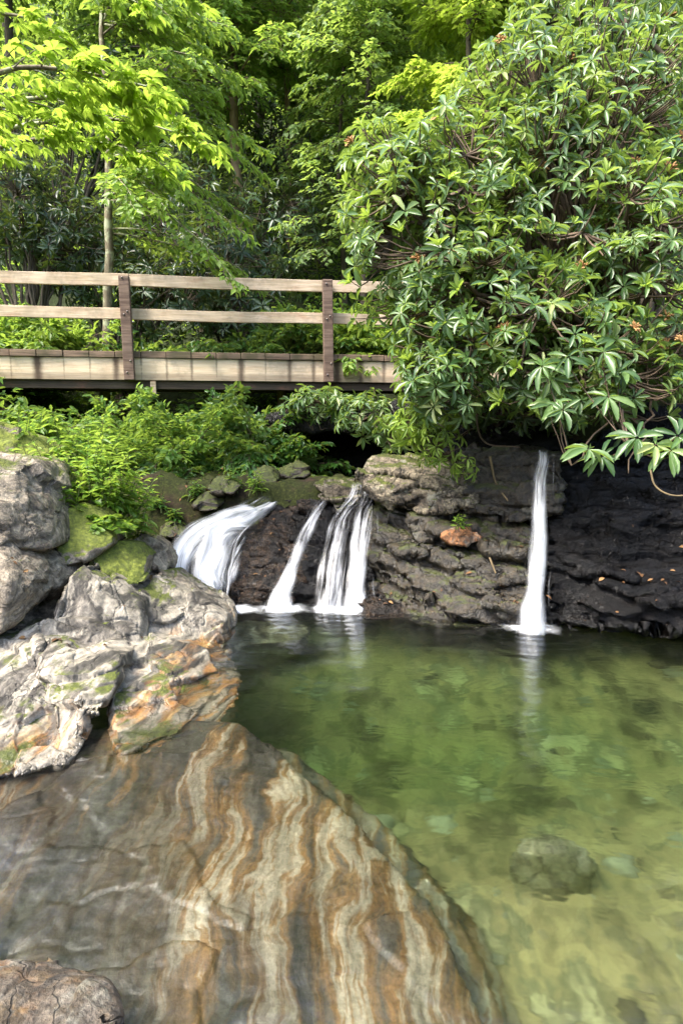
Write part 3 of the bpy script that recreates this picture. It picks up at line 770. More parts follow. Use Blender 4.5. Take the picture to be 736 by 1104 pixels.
def fall(label, strips, foam):
    t = np.array(foam[0][:3])
    root = empty('waterfall', tuple(t))
    tag(root, label, 'waterfall')
    vs, fs, us, ds, es, o = [], [], [], [], [], 0
    for st in strips:
        q, f, u, d, e = strip(**st)
        vs.append(q); fs.append(f + o); us.append(u); ds.append(d); es.append(e); o += len(q)
    v, f, u = np.vstack(vs) - t, np.vstack(fs), np.vstack(us)
    me = mesh_np('falling_water', v, f, 4)
    uvl = me.uv_layers.new(name='UVMap')
    uvl.data.foreach_set('uv', u[f.ravel()].astype(np.float32).ravel())
    attr(me, 'dens', np.concatenate(ds)); attr(me, 'edge', np.concatenate(es))
    link_mesh('falling_water', me, M_fall, root)
    # foam spreading on the pool: a low mound of soft rings
    vs, fs, ds, o = [], [], [], 0
    for (fx, fy, fz, rx, ry, g) in foam:
        na, nr = 40, 10
        r = np.linspace(0, 1, nr)[:, None]; a = np.linspace(0, 2 * PI, na, endpoint=False)[None]
        x = fx + rx * r * np.cos(a); y = fy + ry * r * np.sin(a)
        z = .005 + .006 * (1 - r) ** 1.5 + 0 * a
        vs.append(np.stack((x, y, z), -1).reshape(-1, 3) - t)
        i = np.arange(nr - 1)[:, None] * na; j = np.arange(na)[None]; j2 = (j + 1) % na
        fs.append(np.stack((i + j, i + j2, i + na + j2, i + na + j), -1).reshape(-1, 4) + o)
        ds.append((g * (1 - r) ** 1.3 + 0 * a).ravel()); o += na * nr
    me = mesh_np('foam', np.vstack(vs), np.vstack(fs), 4)
    me.uv_layers.new(name='UVMap')
    attr(me, 'dens', np.concatenate(ds))
    link_mesh('foam', me, M_foam, root)

def strands(rows, n, seed, d=.75, lo=-.12, hi=1.12, w=(.05, .16)):
    """thin separate threads of water wandering over the same rock"""
    r2 = np.random.default_rng(int(seed * 10))
    out = []
    for i in range(n):
        s0 = r2.uniform(lo, hi); ww = r2.uniform(*w)
        a = int(r2.integers(0, max(1, len(rows) - 4)))
        rr = []
        for (x0, y0, x1, y1, Y) in rows[a:]:
            s0 = np.clip(s0 + r2.normal(0, .07), lo - .05, hi + .05)
            wd = max((x1 - x0) * ww, 2.2)
            cx = x0 + (x1 - x0) * s0; cy = y0 + (y1 - y0) * s0
            rr.append((cx - wd / 2, cy, cx + wd / 2, cy, Y + r2.normal(-.03, .015)))
        out.append(dict(rows=rr, bulge=.3, rough=.010, d0=d * r2.uniform(.7, 1.1), d1=d * r2.uniform(.8, 1.3), seed=seed + i * 1.37, soft=.45, nr=60, nc=8))
    return out

def S(rows, bulge=.10, rough=.008, d0=.6, d1=1.0, seed=1., soft=.16, nr=90, nc=40):
    return dict(rows=rows, bulge=bulge, rough=rough, d0=d0, d1=d1, seed=seed, soft=soft, nr=nr, nc=nc)

rA = [(291, 539, 303, 541, 7.30), (270, 543, 290, 552, 7.06), (246, 550, 274, 570, 6.82), (226, 562, 260, 588, 6.58), (212, 584, 251, 610, 6.35), (208, 612, 245, 632, 6.16), (208, 640, 242, 650, 6.05), (212, 666, 242, 666, 5.96)]
rA1 = [(286, 540, 302, 543, 7.28), (262, 545, 286, 558, 7.04), (238, 552, 268, 576, 6.8), (216, 568, 256, 594, 6.56), (204, 590, 250, 614, 6.34), (204, 616, 246, 634, 6.14), (208, 642, 243, 652, 6.04), (212, 668, 243, 668, 5.94)]
rA2 = [(262, 541, 284, 552, 7.02), (234, 549, 262, 564, 6.8), (204, 562, 238, 584, 6.52), (184, 580, 218, 600, 6.34), (176, 602, 208, 618, 6.22), (180, 628, 208, 638, 6.12), (188, 652, 212, 656, 6.04)]
rA3 = [(240, 556, 258, 570, 6.76), (222, 568, 244, 586, 6.52), (214, 588, 232, 600, 6.32), (206, 612, 228, 616, 6.17), (204, 636, 226, 640, 6.08), (204, 660, 224, 662, 6.0)]
r3 = np.random.default_rng(31)
def ragged(rows, a):
    return [(x0 + r3.normal(0, a), y0 + r3.normal(0, a * .5), x1 + r3.normal(0, a), y1 + r3.normal(0, a * .5), Y + r3.normal(0, .03)) for (x0, y0, x1, y1, Y) in rows]
rA4 = [(262, 540, 292, 553, 7.02), (226, 551, 272, 574, 6.76), (196, 566, 260, 596, 6.48), (180, 586, 252, 616, 6.28), (176, 610, 248, 634, 6.14), (184, 640, 248, 650, 6.05), (196, 668, 250, 668, 5.95)]
rA5 = [(262, 572, 272, 580, 6.74), (252, 592, 264, 600, 6.50), (243, 612, 256, 618, 6.28), (238, 634, 250, 638, 6.12), (236, 664, 252, 664, 5.95)]
b = G(240, 657)
fall('wide white cascade fanning down the left of the ledge over a rounded stone', [
    S(ragged(rA, 5), .12, .03, .70, 1.15, 1.0, .3), S(ragged(rA1, 5), .2, .04, .46, .85, 2.3, .3), S(ragged(rA4, 4), .08, .02, .42, .46, 2.9, .2), S(ragged(rA5, 2), .15, .015, .45, .8, 3.3, .4), S(rA2, .12, .016, .85, .82, 3.1, .25), S(rA3, .12, .012, .60, .60, 3.9, .25)] + strands(rA, 7, 21., .6, 0, 1) + strands(rA2, 5, 22., .6, 0, 1),
    [(b[0] + .05, b[1] - .02, 0, .6, .24, 1.0)])
rB = [(341.6, 538, 355.4, 540, 7.05), (330.8, 556, 351.2, 555, 6.85), (317.9, 580, 337.1, 582, 6.6), (309.2, 604, 325.8, 606, 6.42), (298.6, 625, 320.4, 628, 6.25), (288.6, 640, 318.4, 645, 6.1), (281.2, 664, 322.8, 664, 5.95)]
b = G(302, 656)
fall('slim white trickle zigzagging down the middle of the ledge', [S(rB, .10, .012, .56, 1.02, 4.2, .25), S(rB, .28, .016, .40, .80, 5.7, .3)] + strands(rB, 4, 23., .5, .0, 1.2),
     [(b[0] + .05, b[1] - .02, 0, .36, .26, .8)])
rC = [(375.1, 520, 392.9, 521, 6.95), (370.8, 538, 391.2, 536, 6.82), (353.8, 562, 382.2, 558, 6.58), (346.5, 588, 377.5, 584, 6.36), (340.2, 615, 373.8, 612, 6.18), (336.8, 640, 373.2, 640, 6.05), (332.9, 664, 377.1, 664, 5.94)]
b = G(355, 657)
fall('left and broader one of the twin falls pouring off the mossy capstone', [S(rC, .10, .012, .52, .76, 6.6, .22), S(rC, .28, .016, .34, .52, 7.9, .25)] + strands(rC, 4, 24., .5, .0, .9),
     [(b[0], b[1] - .02, 0, .36, .26, .8)])
rD = [(381.1, 520, 398.9, 524, 6.95), (387.4, 536, 402.6, 538, 6.74), (380.4, 556, 403.6, 554, 6.55), (376.1, 580, 401.9, 576, 6.36), (373.3, 608, 397.7, 605, 6.18), (370.0, 636, 397.0, 636, 6.03), (363.8, 664, 400.2, 664, 5.93)]
b = G(382, 658)
fall('right and narrower one of the twin falls next to the low wet rock', [S(rD, .10, .012, .52, .92, 8.3, .22), S(rD, .28, .016, .38, .74, 9.9, .25)] + strands(rD, 4, 25., .5, .1, 1.15),
     [(b[0], b[1] - .02, 0, .32, .26, .8)])
rE = [(575, 486, 592, 487, 5.86), (573, 496, 592, 497, 5.72), (571, 520, 592, 520, 5.62), (569, 560, 592, 560, 5.56), (566, 600, 591, 600, 5.51), (563, 630, 590, 630, 5.48), (558, 655, 590, 655, 5.44), (555, 684, 591, 684, 5.38)]
b = G(572, 676)
fall('tall straight fall dropping from the square block into the right of the pool', [S(ragged(rE, 1), .14, .010, .62, 1.05, 10.4, .28), S(ragged(rE, 1), .34, .014, .46, .95, 11.6, .34), S(rE[3:], .6, .03, .2, .95, 12.6, .45, 40)] + strands(rE, 6, 26., .5, .0, 1.15),
     [(b[0], b[1], 0, .42, .30, .85)])
# ------------------------------------------------------------------ foot bridge
def m_wood(name, a, b, knots=None, stain=0., rough=.8, green=0.):
    k = N(name)
    v = k.coord()
    g = k.noise(k.map(v, scale=(.06, 1, 1)), 42, 5, .6, .15)
    g2 = k.noise(k.map(v, scale=(.35, 1, 1)), 7, 4, .6)
    g3 = k.noise(v, 2.6, 5, .7)
    c = k.mix(k.sm(g, .3, .72), a, b)
    c = k.mix(k.math('MULTIPLY', k.sm(g2, .52, .72), .6), c, knots or (.2, .1, .07))
    c = k.mix(k.math('MULTIPLY', k.sm(g3, .50, .66), .55), c, k.mix(.55, c, (.11, .095, .075)))
    if stain:
        x, z = k.sep(v, 0), k.sep(v, 2)
        fr = k.math('ABSOLUTE', k.math('SUBTRACT', k.math('FRACT', k.math('ADD', k.math('DIVIDE', k.math('ADD', x, 5.2), .335), 50.0)), .5))
        wn = k.math('MULTIPLY', k.noise(v, 9, 4, .7), .17)
        d = k.math('ADD', k.math('SUBTRACT', .5, fr), k.math('SUBTRACT', wn, .075))
        d = k.math('ADD', d, k.math('MULTIPLY', z, -.12))
        wnz = k.n('ShaderNodeTexWhiteNoise', noise_dimensions='1D'); k.put(wnz.inputs['W'], k.math('FLOOR', k.math('ADD', k.math('DIVIDE', k.math('ADD', x, 5.2), .335), 50.5)))
        vary = k.math('POWER', wnz.outputs['Value'], 2.2)
        d = k.math('DIVIDE', d, k.math('ADD', .8, k.math('MULTIPLY', vary, 2.6)))
        s = k.math('MULTIPLY', k.sm(d, .11, .02), k.math('ADD', .6, k.math('MULTIPLY', vary, .4)))
        c = k.mix(k.math('MULTIPLY', s, stain), c, (.045, .027, .02))
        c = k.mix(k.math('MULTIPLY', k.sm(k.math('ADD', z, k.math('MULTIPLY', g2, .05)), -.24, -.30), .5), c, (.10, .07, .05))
    if green:
        c = k.mix(k.math('MULTIPLY', k.sm(k.noise(v, 2.2, 4, .6), .45, .6), green), c, (.05, .055, .025))
    return k.done(k.pbsdf(c, rough, .2, k.bump(g, .5, .01)))
M_rail = m_wood('rail_wood', (.46, .35, .23), (.66, .53, .38), (.40, .23, .14), green=.25)
M_post = m_wood('post_wood', (.10, .066, .05), (.21, .148, .11), (.055, .034, .026))
M_string = m_wood('stringer_wood', (.62, .48, .32), (.76, .63, .45), (.55, .38, .24), stain=.97)
M_deck = m_wood('deck_wood', (.12, .085, .06), (.27, .19, .13), (.08, .05, .04), green=.6)
M_undershade = m_wood('shaded_under_wood', (.05, .04, .03), (.10, .075, .055))  # wood colour darkened to carry the shade below the deck
M_bolt = N('rusty_bolt'); M_bolt = M_bolt.done(M_bolt.pbsdf((.16, .13, .11), .5, .5))

A, B = P(0, 376.3, 9.2), P(400, 382.7, 9.9)
ex = unit(B - A); ey = unit(np.cross((0, 0, 1), ex)); ez = np.cross(ex, ey)
org = P(139, 378.5, 9.2 + .7 * 139 / 400)
org = A + ex * np.dot(org - A, ex)
bridge = empty('footbridge', tuple(org))
bridge.matrix_world = Matrix(((ex[0], ey[0], ez[0], org[0]), (ex[1], ey[1], ez[1], org[1]), (ex[2], ey[2], ez[2], org[2]), (0, 0, 0, 1)))
tag(bridge, 'weathered wooden footbridge with two-rail handrail crossing above the falls', 'footbridge')

def boxes(name, bl, mat, parent, bev=.006, loc=None, warp=0):
    bm = bmesh.new()
    for (x0, x1, y0, y1, z0, z1) in bl:
        r = bmesh.ops.create_cube(bm, size=1)
        for q in r['verts']:
            q.co = ((x0 + x1) / 2 + q.co.x * (x1 - x0), (y0 + y1) / 2 + q.co.y * (y1 - y0), (z0 + z1) / 2 + q.co.z * (z1 - z0))
    bmesh.ops.bevel(bm, geom=bm.edges[:], offset=bev, segments=2, affect='EDGES', profile=.6)
    if warp:
        for xx in np.arange(XA + .2, XB, .22):
            bmesh.ops.bisect_plane(bm, geom=bm.verts[:] + bm.edges[:] + bm.faces[:], plane_co=(xx, 0, 0), plane_no=(1, 0, 0))
        for q in bm.verts:
            w_ = perlin(np.array([[q.co.x * .9, bl[0][4] * 9, 1.5], [q.co.x * .8, bl[0][4] * 7, 7.5], [q.co.x * 5, bl[0][4] * 7 + round(q.co.z * 12), 3.5]]))
            q.co.z += warp * w_[0] + warp * .22 * w_[2]; q.co.y += warp * w_[1]
    me = bpy.data.meshes.new(name); bm.to_mesh(me); bm.free()
    return link_mesh(name, me, mat, parent, smooth=False, loc=loc)

# local frame: x along the bridge to the right, y away from the camera, z up, origin at the deck edge
XA, XB = -5.2, 6.4
bl = []; x = XA; i = 0
while x < XB:
    j = rng.normal(0, .006)
    bl.append((x + .004, x + .331, -.03 + j, 1.32 + rng.normal(0, .01), -.088, -.001 + rng.normal(0, .004)))
    x += .335
boxes('deck', bl, M_deck, bridge, .008)
boxes('stringer', [(XA, XB, .0, .09, -.385, -.090)], M_string, bridge)
boxes('stringer', [(XA, XB, 1.15, 1.24, -.385, -.090)], M_undershade, bridge)
boxes('beam', [(XA, XB, .05, .24, -.50, -.387)], M_undershade, bridge)  # dark beam added to stand for the shadowed band below the stringer
boxes('beam', [(XA, XB, 1.05, 1.22, -.50, -.387)], M_undershade, bridge)
for xx in np.arange(XA + .4, XB, .9):
    boxes('joist', [(0, .08, .24, 1.05, -.46, -.39)], M_undershade, bridge, loc=(xx, 0, 0))
boxes('bracket', [(.27, .345, -.02, .05, -.60, -.40)], M_rail, bridge)
boxes('rail', [(XA, .04, -.012, .035, .848, 1.003), (.044, 2.70, -.010, .037, .846, 1.001), (2.704, XB, -.012, .035, .847, 1.002)], M_rail, bridge, warp=.011)
boxes('rail', [(XA, .04, -.012, .035, .415, .560), (.044, 2.70, -.010, .037, .412, .556), (2.704, XB, -.012, .035, .414, .558)], M_rail, bridge, warp=.011)
for (xc, zt, tilt) in ((.01, .955, -.018), (2.70, .99, -.014), (-2.68, .97, .0), (5.4, .98, 0)):
    p = boxes('post', [(-.067, .067, -.155, -.036, -.39, zt)], M_post, bridge, .010, (xc, 0, 0))
    p.rotation_euler = (0, tilt, 0)
    for (bx, bz) in ((-.02, .93 if zt > .95 else .9), (.025, .50), (-.02, .46), (.03, -.14), (-.02, -.29)):
        bm = bmesh.new()
        bmesh.ops.create_cone(bm, segments=10, radius1=.014, radius2=.011, depth=.012, cap_ends=True, matrix=Matrix.Translation((bx, -.160, bz)) @ Matrix.Rotation(PI / 2, 4, 'X'))
        me = bpy.data.meshes.new('bolt'); bm.to_mesh(me); bm.free()
        link_mesh('bolt', me, M_bolt, p)

# ------------------------------------------------------------------ foliage tools
T_BIG = (np.array([(sx * w, y, abs(sx) * w * .30 - .22 * y * y) for y, w in ((0, .07), (.28, .36), (.6, .5), (.88, .30), (1, .03)) for sx in (-1, 0, 1)]),
         np.array([(3 * i + j, 3 * i + j + 1, 3 * i + j + 4, 3 * i + j + 3) for i in range(4) for j in (0, 1)]), 4)
T_MID = (np.array([(0, 0, 0), (.5, .42, .10), (.34, .74, .03), (0, 1, -.16), (-.34, .74, .03), (-.5, .42, .10), (0, .5, -.03)]),
         np.array([(0, 1, 6), (1, 2, 6), (2, 3, 6), (3, 4, 6), (4, 5, 6), (5, 0, 6)]), 3)
T_SML = (np.array([(0, 0, 0), (.5, .45, .10), (0, 1, -.12), (-.5, .45, .10)]), np.array([(0, 1, 2), (0, 2, 3)]), 3)

class Leaves:
    def __init__(s, tmpl): s.t = tmpl; s.b = []
    def add(s, base, d, n, L, Wd, rnd):
        base = np.asarray(base).reshape(-1, 3); d = unit(d).reshape(-1, 3); n = np.asarray(n).reshape(-1, 3)
        sd = unit(np.cross(d, n)); n = np.cross(sd, d)
        m = len(base)
        s.b.append((base, d, n, sd, np.broadcast_to(L, m), np.broadcast_to(Wd, m), np.broadcast_to(rnd, m)))
    def count(s): return sum(len(b[0]) for b in s.b)
    def build(s, name, mat, parent, keep=None):
        base, d, n, sd, L, Wd, rnd = [np.concatenate([b[i] for b in s.b]) for i in range(7)]
        if keep is not None:
            m = keep(base + d * L[:, None] * .6)
            base, d, n, sd, L, Wd, rnd = [q[m] for q in (base, d, n, sd, L, Wd, rnd)]
        tv, tf, sz = s.t
        v = base[:, None] + sd[:, None] * (tv[None, :, 0, None] * Wd[:, None, None]) + d[:, None] * (tv[None, :, 1, None] * L[:, None, None]) + n[:, None] * (tv[None, :, 2, None] * L[:, None, None])
        f = tf[None] + (np.arange(len(base)) * len(tv))[:, None, None]
        o = np.array(parent.location)
        me = mesh_np(name, v.reshape(-1, 3) - o, f.reshape(-1, sz), sz)
        attr(me, 'rnd', np.repeat(rnd, len(tv)))
        return link_mesh(name, me, mat, parent)

def tubes(pl, rad, sides=5):
    """pl (M, K, 3) polylines, rad (M, K)"""
    pl = np.asarray(pl, float); rad = np.asarray(rad, float)
    M, K = pl.shape[:2]
    tg = unit(np.gradient(pl, axis=1))
    ref = np.where(np.abs(tg[..., 2:3]) > .9, np.array((1., 0, 0)), np.array((0, 0, 1.)))
    a = unit(np.cross(tg, ref)); b = np.cross(tg, a)
    an = np.linspace(0, 2 * PI, sides, endpoint=False)
    v = pl[:, :, None] + rad[:, :, None, None] * (a[:, :, None] * np.cos(an)[None, None, :, None] + b[:, :, None] * np.sin(an)[None, None, :, None])
    idx = np.arange(M * K * sides).reshape(M, K, sides)
    i0 = idx[:, :-1]; i1 = idx[:, 1:]
    f = np.stack((i0, np.roll(i0, -1, 2), np.roll(i1, -1, 2), i1), -1).reshape(-1, 4)
    return v.reshape(-1, 3), f

def tube_obj(name, parts, mat, parent):
    """parts: list of (polylines, radii, sides)"""
    vs, fs, o = [], [], 0
    for (pl, rad, sides) in parts:
        v, f = tubes(pl, rad, sides)
        vs.append(v); fs.append(f + o); o += len(v)
    return link_mesh(name, mesh_np(name, np.vstack(vs) - np.array(parent.location), np.vstack(fs), 4), mat, parent)

def bez(a, b, c, n):
    t = np.linspace(0, 1, n)[None, :, None]
    return a[:, None] * (1 - t) ** 2 + 2 * b[:, None] * t * (1 - t) + c[:, None] * t ** 2

# leaves and barks; sunlight, haze and shade put into some leaf colours
L_rhodo = m_leaf('rhododendron_leaf', (.036, .088, .026), (.118, .205, .060), (.27, .32, .11), .36, .34, .55)
L_new = m_leaf('young_rhododendron_leaf', (.13, .22, .03), (.24, .34, .05), None, .4, .45, .4)
L_rhododark = m_leaf('shaded_rhododendron_leaf', (.014, .034, .014), (.040, .078, .030), (.06, .10, .05), .36, .15, .45)  # darker copy of the rhododendron leaf, understory shade put into its colour
L_buck = m_leaf('buckeye_leaf', (.16, .26, .016), (.24, .36, .025), (.30, .40, .05), .42, .65, .35)
L_beech = m_leaf('beech_leaf', (.09, .19, .022), (.17, .28, .035), (.26, .36, .07), .42, .5, .35)
L_mid = m_leaf('woodland_leaf', (.055, .14, .024), (.12, .23, .04), (.20, .31, .06), .45, .52, .3)
L_pale = m_leaf('pale_woodland_leaf', (.12, .21, .06), (.20, .30, .10), (.30, .37, .18), .5, .5, .3)  # bright haze of the upper canopy put into the leaf colour
L_gold = m_leaf('sunny_leaf', (.24, .35, .03), (.36, .45, .04), (.44, .48, .10), .5, .55, .3)  # overexposed sunlight put into the leaf colour
L_shrub = m_leaf('shrub_leaf', (.022, .075, .014), (.05, .135, .022), (.11, .21, .04), .36, .36, .45)
L_herb = m_leaf('herb_leaf', (.07, .16, .02), (.13, .24, .03), (.24, .33, .07), .42, .5, .4)
B_rhodo = m_bark('rhododendron_bark', (.07, .05, .035), (.16, .115, .08))
B_trunk = m_bark('dark_bark', (.05, .042, .032), (.13, .105, .075))
B_pale = m_bark('warm_bark', (.12, .09, .05), (.24, .18, .10))
B_lichen = m_bark('lichen_bark', (.09, .075, .05), (.2, .17, .11), (.30, .32, .20))
B_stem = m_bark('green_stem', (.06, .09, .03), (.12, .15, .05))
k = N('spent_flower'); M_spent = k.done(k.pbsdf(k.ramp(k.noise(k.coord(), 30, 3), [(.35, (.30, .15, .06)), (.6, (.50, .30, .13))]), .7, .2))
k = N('dead_leaf'); M_dead = k.done(k.pbsdf(k.ramp(k.at('rnd'), [(0, (.05, .028, .016)), (.6, (.14, .07, .028)), (1, (.30, .17, .07))]), .7, .2))

def flower_mesh():
    """a spent rhododendron truss: a tuft of curved stalks with small capsules"""
    r2 = np.random.default_rng(9)
    n = 26
    a = r2.uniform(0, 2 * PI, n); e = r2.uniform(.1, 1.35, n)
    d = np.stack((np.cos(a) * np.cos(e), np.sin(a) * np.cos(e), np.sin(e)), 1)
    o = np.zeros((n, 3)); c = d * r2.uniform(.035, .06, n)[:, None]
    pl = bez(o, c * .5 + np.array((0, 0, .012)), c, 5)
    v, f = tubes(pl, np.tile(np.array((.002, .002, .003, .006, .003)), (n, 1)), 5)
    return mesh_np('flower_cluster', v, f, 4)
ME_FLOWER = flower_mesh(); ME_FLOWER.materials.append(M_spent)

def whorl_shrub(name, label, cat, root, pos, axis, mat, bark, L=(.13, .19), wr=.27, nl=(7, 11), tmpl=T_BIG, flowers=0, new=0., r0=.05, group=None, droop=.15, hubs=14, stems=True, keep=None):
    """a shrub whose leaves stand in whorls at the ends of forking stems"""
    root = np.asarray(root, float)
    e = empty(name, tuple(root)); tag(e, label, cat, group)
    m = len(pos)
    lv = Leaves(tmpl); nv = Leaves(tmpl)
    axis = unit(axis)
    ref = unit(np.cross(axis, rng.normal(size=(m, 3)))); bi = np.cross(axis, ref)
    cnt = rng.integers(nl[0], nl[1] + 1, m)
    isnew = rng.random(m) < new
    wl = rng.uniform(L[0], L[1], m); wrnd = np.clip(rng.normal(.42, .24, m), 0, 1)
    for i in range(nl[1]):
        ok = i < cnt
        ang = 2 * PI * i / cnt + rng.normal(0, .22, m)
        el = np.where(isnew, rng.uniform(.55, 1.25, m), rng.normal(.22 - droop, .30, m))
        rad = ref * np.cos(ang)[:, None] + bi * np.sin(ang)[:, None]
        d = axis * np.sin(el)[:, None] + rad * np.cos(el)[:, None]
        d = unit(d + np.array((0, 0, -droop)) * (~isnew)[:, None])
        nrm = axis * np.cos(el)[:, None] - rad * np.sin(el)[:, None] + rng.normal(0, .18, (m, 3))
        ln = wl * rng.uniform(.55, 1.12, m) * np.where(isnew, .8, 1)
        for sel, acc in ((ok & ~isnew, lv), (ok & isnew, nv)):
            if sel.any():
                acc.add((pos + rad * .012)[sel], d[sel], nrm[sel], ln[sel], ln[sel] * wr * rng.uniform(.85, 1.15, sel.sum()), np.clip(wrnd + rng.normal(0, .16, m), 0, 1)[sel])
    lv.build('foliage', mat, e)
    if nv.b: nv.build('young_foliage', L_new, e)
    if stems:
        nh = max(2, m // hubs)
        hi = rng.choice(m, nh, replace=False)
        c = pos.mean(0)
        hub = pos[hi] - axis[hi] * rng.uniform(.15, .4, nh)[:, None] + (c - pos[hi]) * .22
        rt = np.repeat(root[None], nh, 0) + rng.normal(0, .06, (nh, 3)) * np.array((1, 1, 0))
        midp = rt * .45 + hub * .55 + rng.normal(0, .12, (nh, 3)) + np.array((0, 0, .22)) * np.linalg.norm(hub - rt, axis=1)[:, None] * .6
        main = bez(rt, midp, hub, 14)
        main[:, 1:-1] += rng.normal(0, .018, (nh, 12, 3))
        rr = np.linspace(r0, r0 * .28, 14)[None] * rng.uniform(.6, 1.1, nh)[:, None]
        dm = np.linalg.norm(pos[:, None] - hub[None], axis=2)
        near = hub[dm.argmin(1)]
        tw = bez(near, pos - axis * np.minimum(.22, dm.min(1) * .5)[:, None], pos, 6)
        tw[:, 1:-1] += rng.normal(0, .006, (m, 4, 3))
        tube_obj('stems', [(main, rr, 7), (tw, np.repeat(np.linspace(r0 * .24, .0035, 6)[None], m, 0), 4)], bark, e)
    if flowers:
        up = np.where(axis[:, 2] > .1)[0]
        old = [i for i in up if not isnew[i]]
        for i in rng.choice(old, min(flowers, len(old)), replace=False):
            o = bpy.data.objects.new('flower_cluster', ME_FLOWER); COL.objects.link(o); o.parent = e
            q = Vector(axis[i]).to_track_quat('Z', 'Y')
            o.rotation_mode = 'QUATERNION'; o.rotation_quaternion = q
            o.location = Vector(pos[i]) - Vector(root) + Vector(axis[i]) * .01
            s = rng.uniform(1.1, 1.8); o.scale = (s, s, s)
    return e

def limb(s, a, el, L, droop, K=9, wob=.03):
    """arrays of starts, azimuths, elevations, lengths, droops -> polylines"""
    t = np.linspace(0, 1, K)[None, :]
    L = L[:, None]
    h = L * t * np.cos(el)[:, None]
    z = L * (t * np.sin(el)[:, None] - droop[:, None] * t ** 2)
    p = np.stack((h * np.cos(a)[:, None], h * np.sin(a)[:, None], z), -1) + s[:, None]
    p[:, 1:] += rng.normal(0, wob, (len(s), K - 1, 3)) * t[:, 1:, None]
    return p

def spray(lv, limbs, nt, nl, tl, leafL, wr, t0=.12, rnd=(.5, .2), tilt=.35, wild=.18, spread=.85):
    """flat sprays of leaves along limbs; returns the twigs for a tube mesh"""
    M, K = limbs.shape[:2]
    tt = np.linspace(t0, 1, nt)[None, :] + rng.normal(0, .5 / nt, (M, nt))
    tt = np.clip(tt, .02, .999) * (K - 1)
    i = tt.astype(int); u = (tt - i)[..., None]
    ar = np.arange(M)[:, None]
    o = limbs[ar, i] * (1 - u) + limbs[ar, i + 1] * u
    fw = unit(limbs[ar, i + 1] - limbs[ar, i])
    upv = np.broadcast_to(np.array((0, 0, 1.)), fw.shape)
    sd = unit(np.cross(fw, upv)); nr = np.cross(sd, fw)
    sg = np.where(np.arange(nt) % 2 == 0, 1., -1.)[None, :, None]
    frac = (tt / (K - 1))[..., None]
    sp = spread * (1 - .55 * frac)
    d = unit(fw * np.cos(sp) + sd * sg * np.sin(sp) + nr * rng.normal(0, wild, (M, nt, 1)) - np.array((0, 0, .18)))
    ln = tl * (1 - .62 * frac ** 1.5) * rng.uniform(.65, 1.15, (M, nt, 1)) * np.minimum(1, .45 + frac * 2)
    s = np.linspace(.12, 1, nl)[None, None, :, None] + rng.normal(0, .04, (M, nt, nl, 1))
    q = o[:, :, None] + d[:, :, None] * ln[:, :, None] * s - np.array((0, 0, .16)) * (ln[:, :, None] * s ** 2)
    q = q + rng.normal(0, leafL * .12, q.shape)
    tsd = unit(np.cross(d, nr))
    ls = np.where(np.arange(nl) % 2 == 0, 1., -1.)[None, None, :, None]
    ld = d[:, :, None] * .75 + tsd[:, :, None] * ls * .75 + rng.normal(0, .22, q.shape) - np.array((0, 0, .22))
    ln_ = nr[:, :, None] + rng.normal(0, tilt, q.shape)
    base = np.clip(rng.normal(rnd[0], rnd[1], (M, nt, 1)) + rng.normal(0, .12, (M, nt, nl)), 0, 1)
    LL = leafL * rng.uniform(.7, 1.2, (M, nt, nl))
    lv.add(q, ld, ln_.reshape(-1, 3), LL.ravel(), LL.ravel() * wr, base.ravel())
    tw = np.stack((o, o + d * ln * .5 - np.array((0, 0, .04)) * ln, o + d * ln - np.array((0, 0, .16)) * ln), 2).reshape(-1, 3, 3)
    return tw

def tree(name, label, cat, trunk, r0, limbs, leafmat, bark, nt=16, nl=7, tl=.6, leafL=.1, wr=.55, lr=.02, group=None, tmpl=T_SML, keep=None, twigs=True, rnd=(.5, .2), tilt=.35, r1=.35, spread=.85):
    """trunk: list of points from the foot up; limbs: (M, K, 3)"""
    tr = catmull(np.array(trunk), 16)
    e = empty(name, tuple(tr[0])); tag(e, label, cat, group)
    tr[1:-1] += rng.normal(0, r0 * .18, (14, 3))
    tube_obj('trunk', [(tr[None], np.linspace(r0, r0 * r1, 16)[None], 10)], bark, e)
    lv = Leaves(tmpl)
    tw = spray(lv, limbs, nt, nl, tl, leafL, wr, rnd=rnd, tilt=tilt, spread=spread)
    M, K = limbs.shape[:2]
    parts = [(limbs, np.repeat(np.linspace(lr, lr * .2, K)[None], M, 0), 5)]
    if twigs: parts.append((tw, np.repeat(np.linspace(lr * .28, lr * .1, 3)[None], len(tw), 0), 3))
    tube_obj('limbs', parts, bark, e)
    lv.build('crown', leafmat, e, keep)
    return e
# ------------------------------------------------------------------ the plants of the place
def gz(x, y): return float(ground_z(np.array([[x]]), np.array([[y]]))[0, 0])
def on_ground(p): return np.array((p[0], p[1], gz(p[0], p[1])))

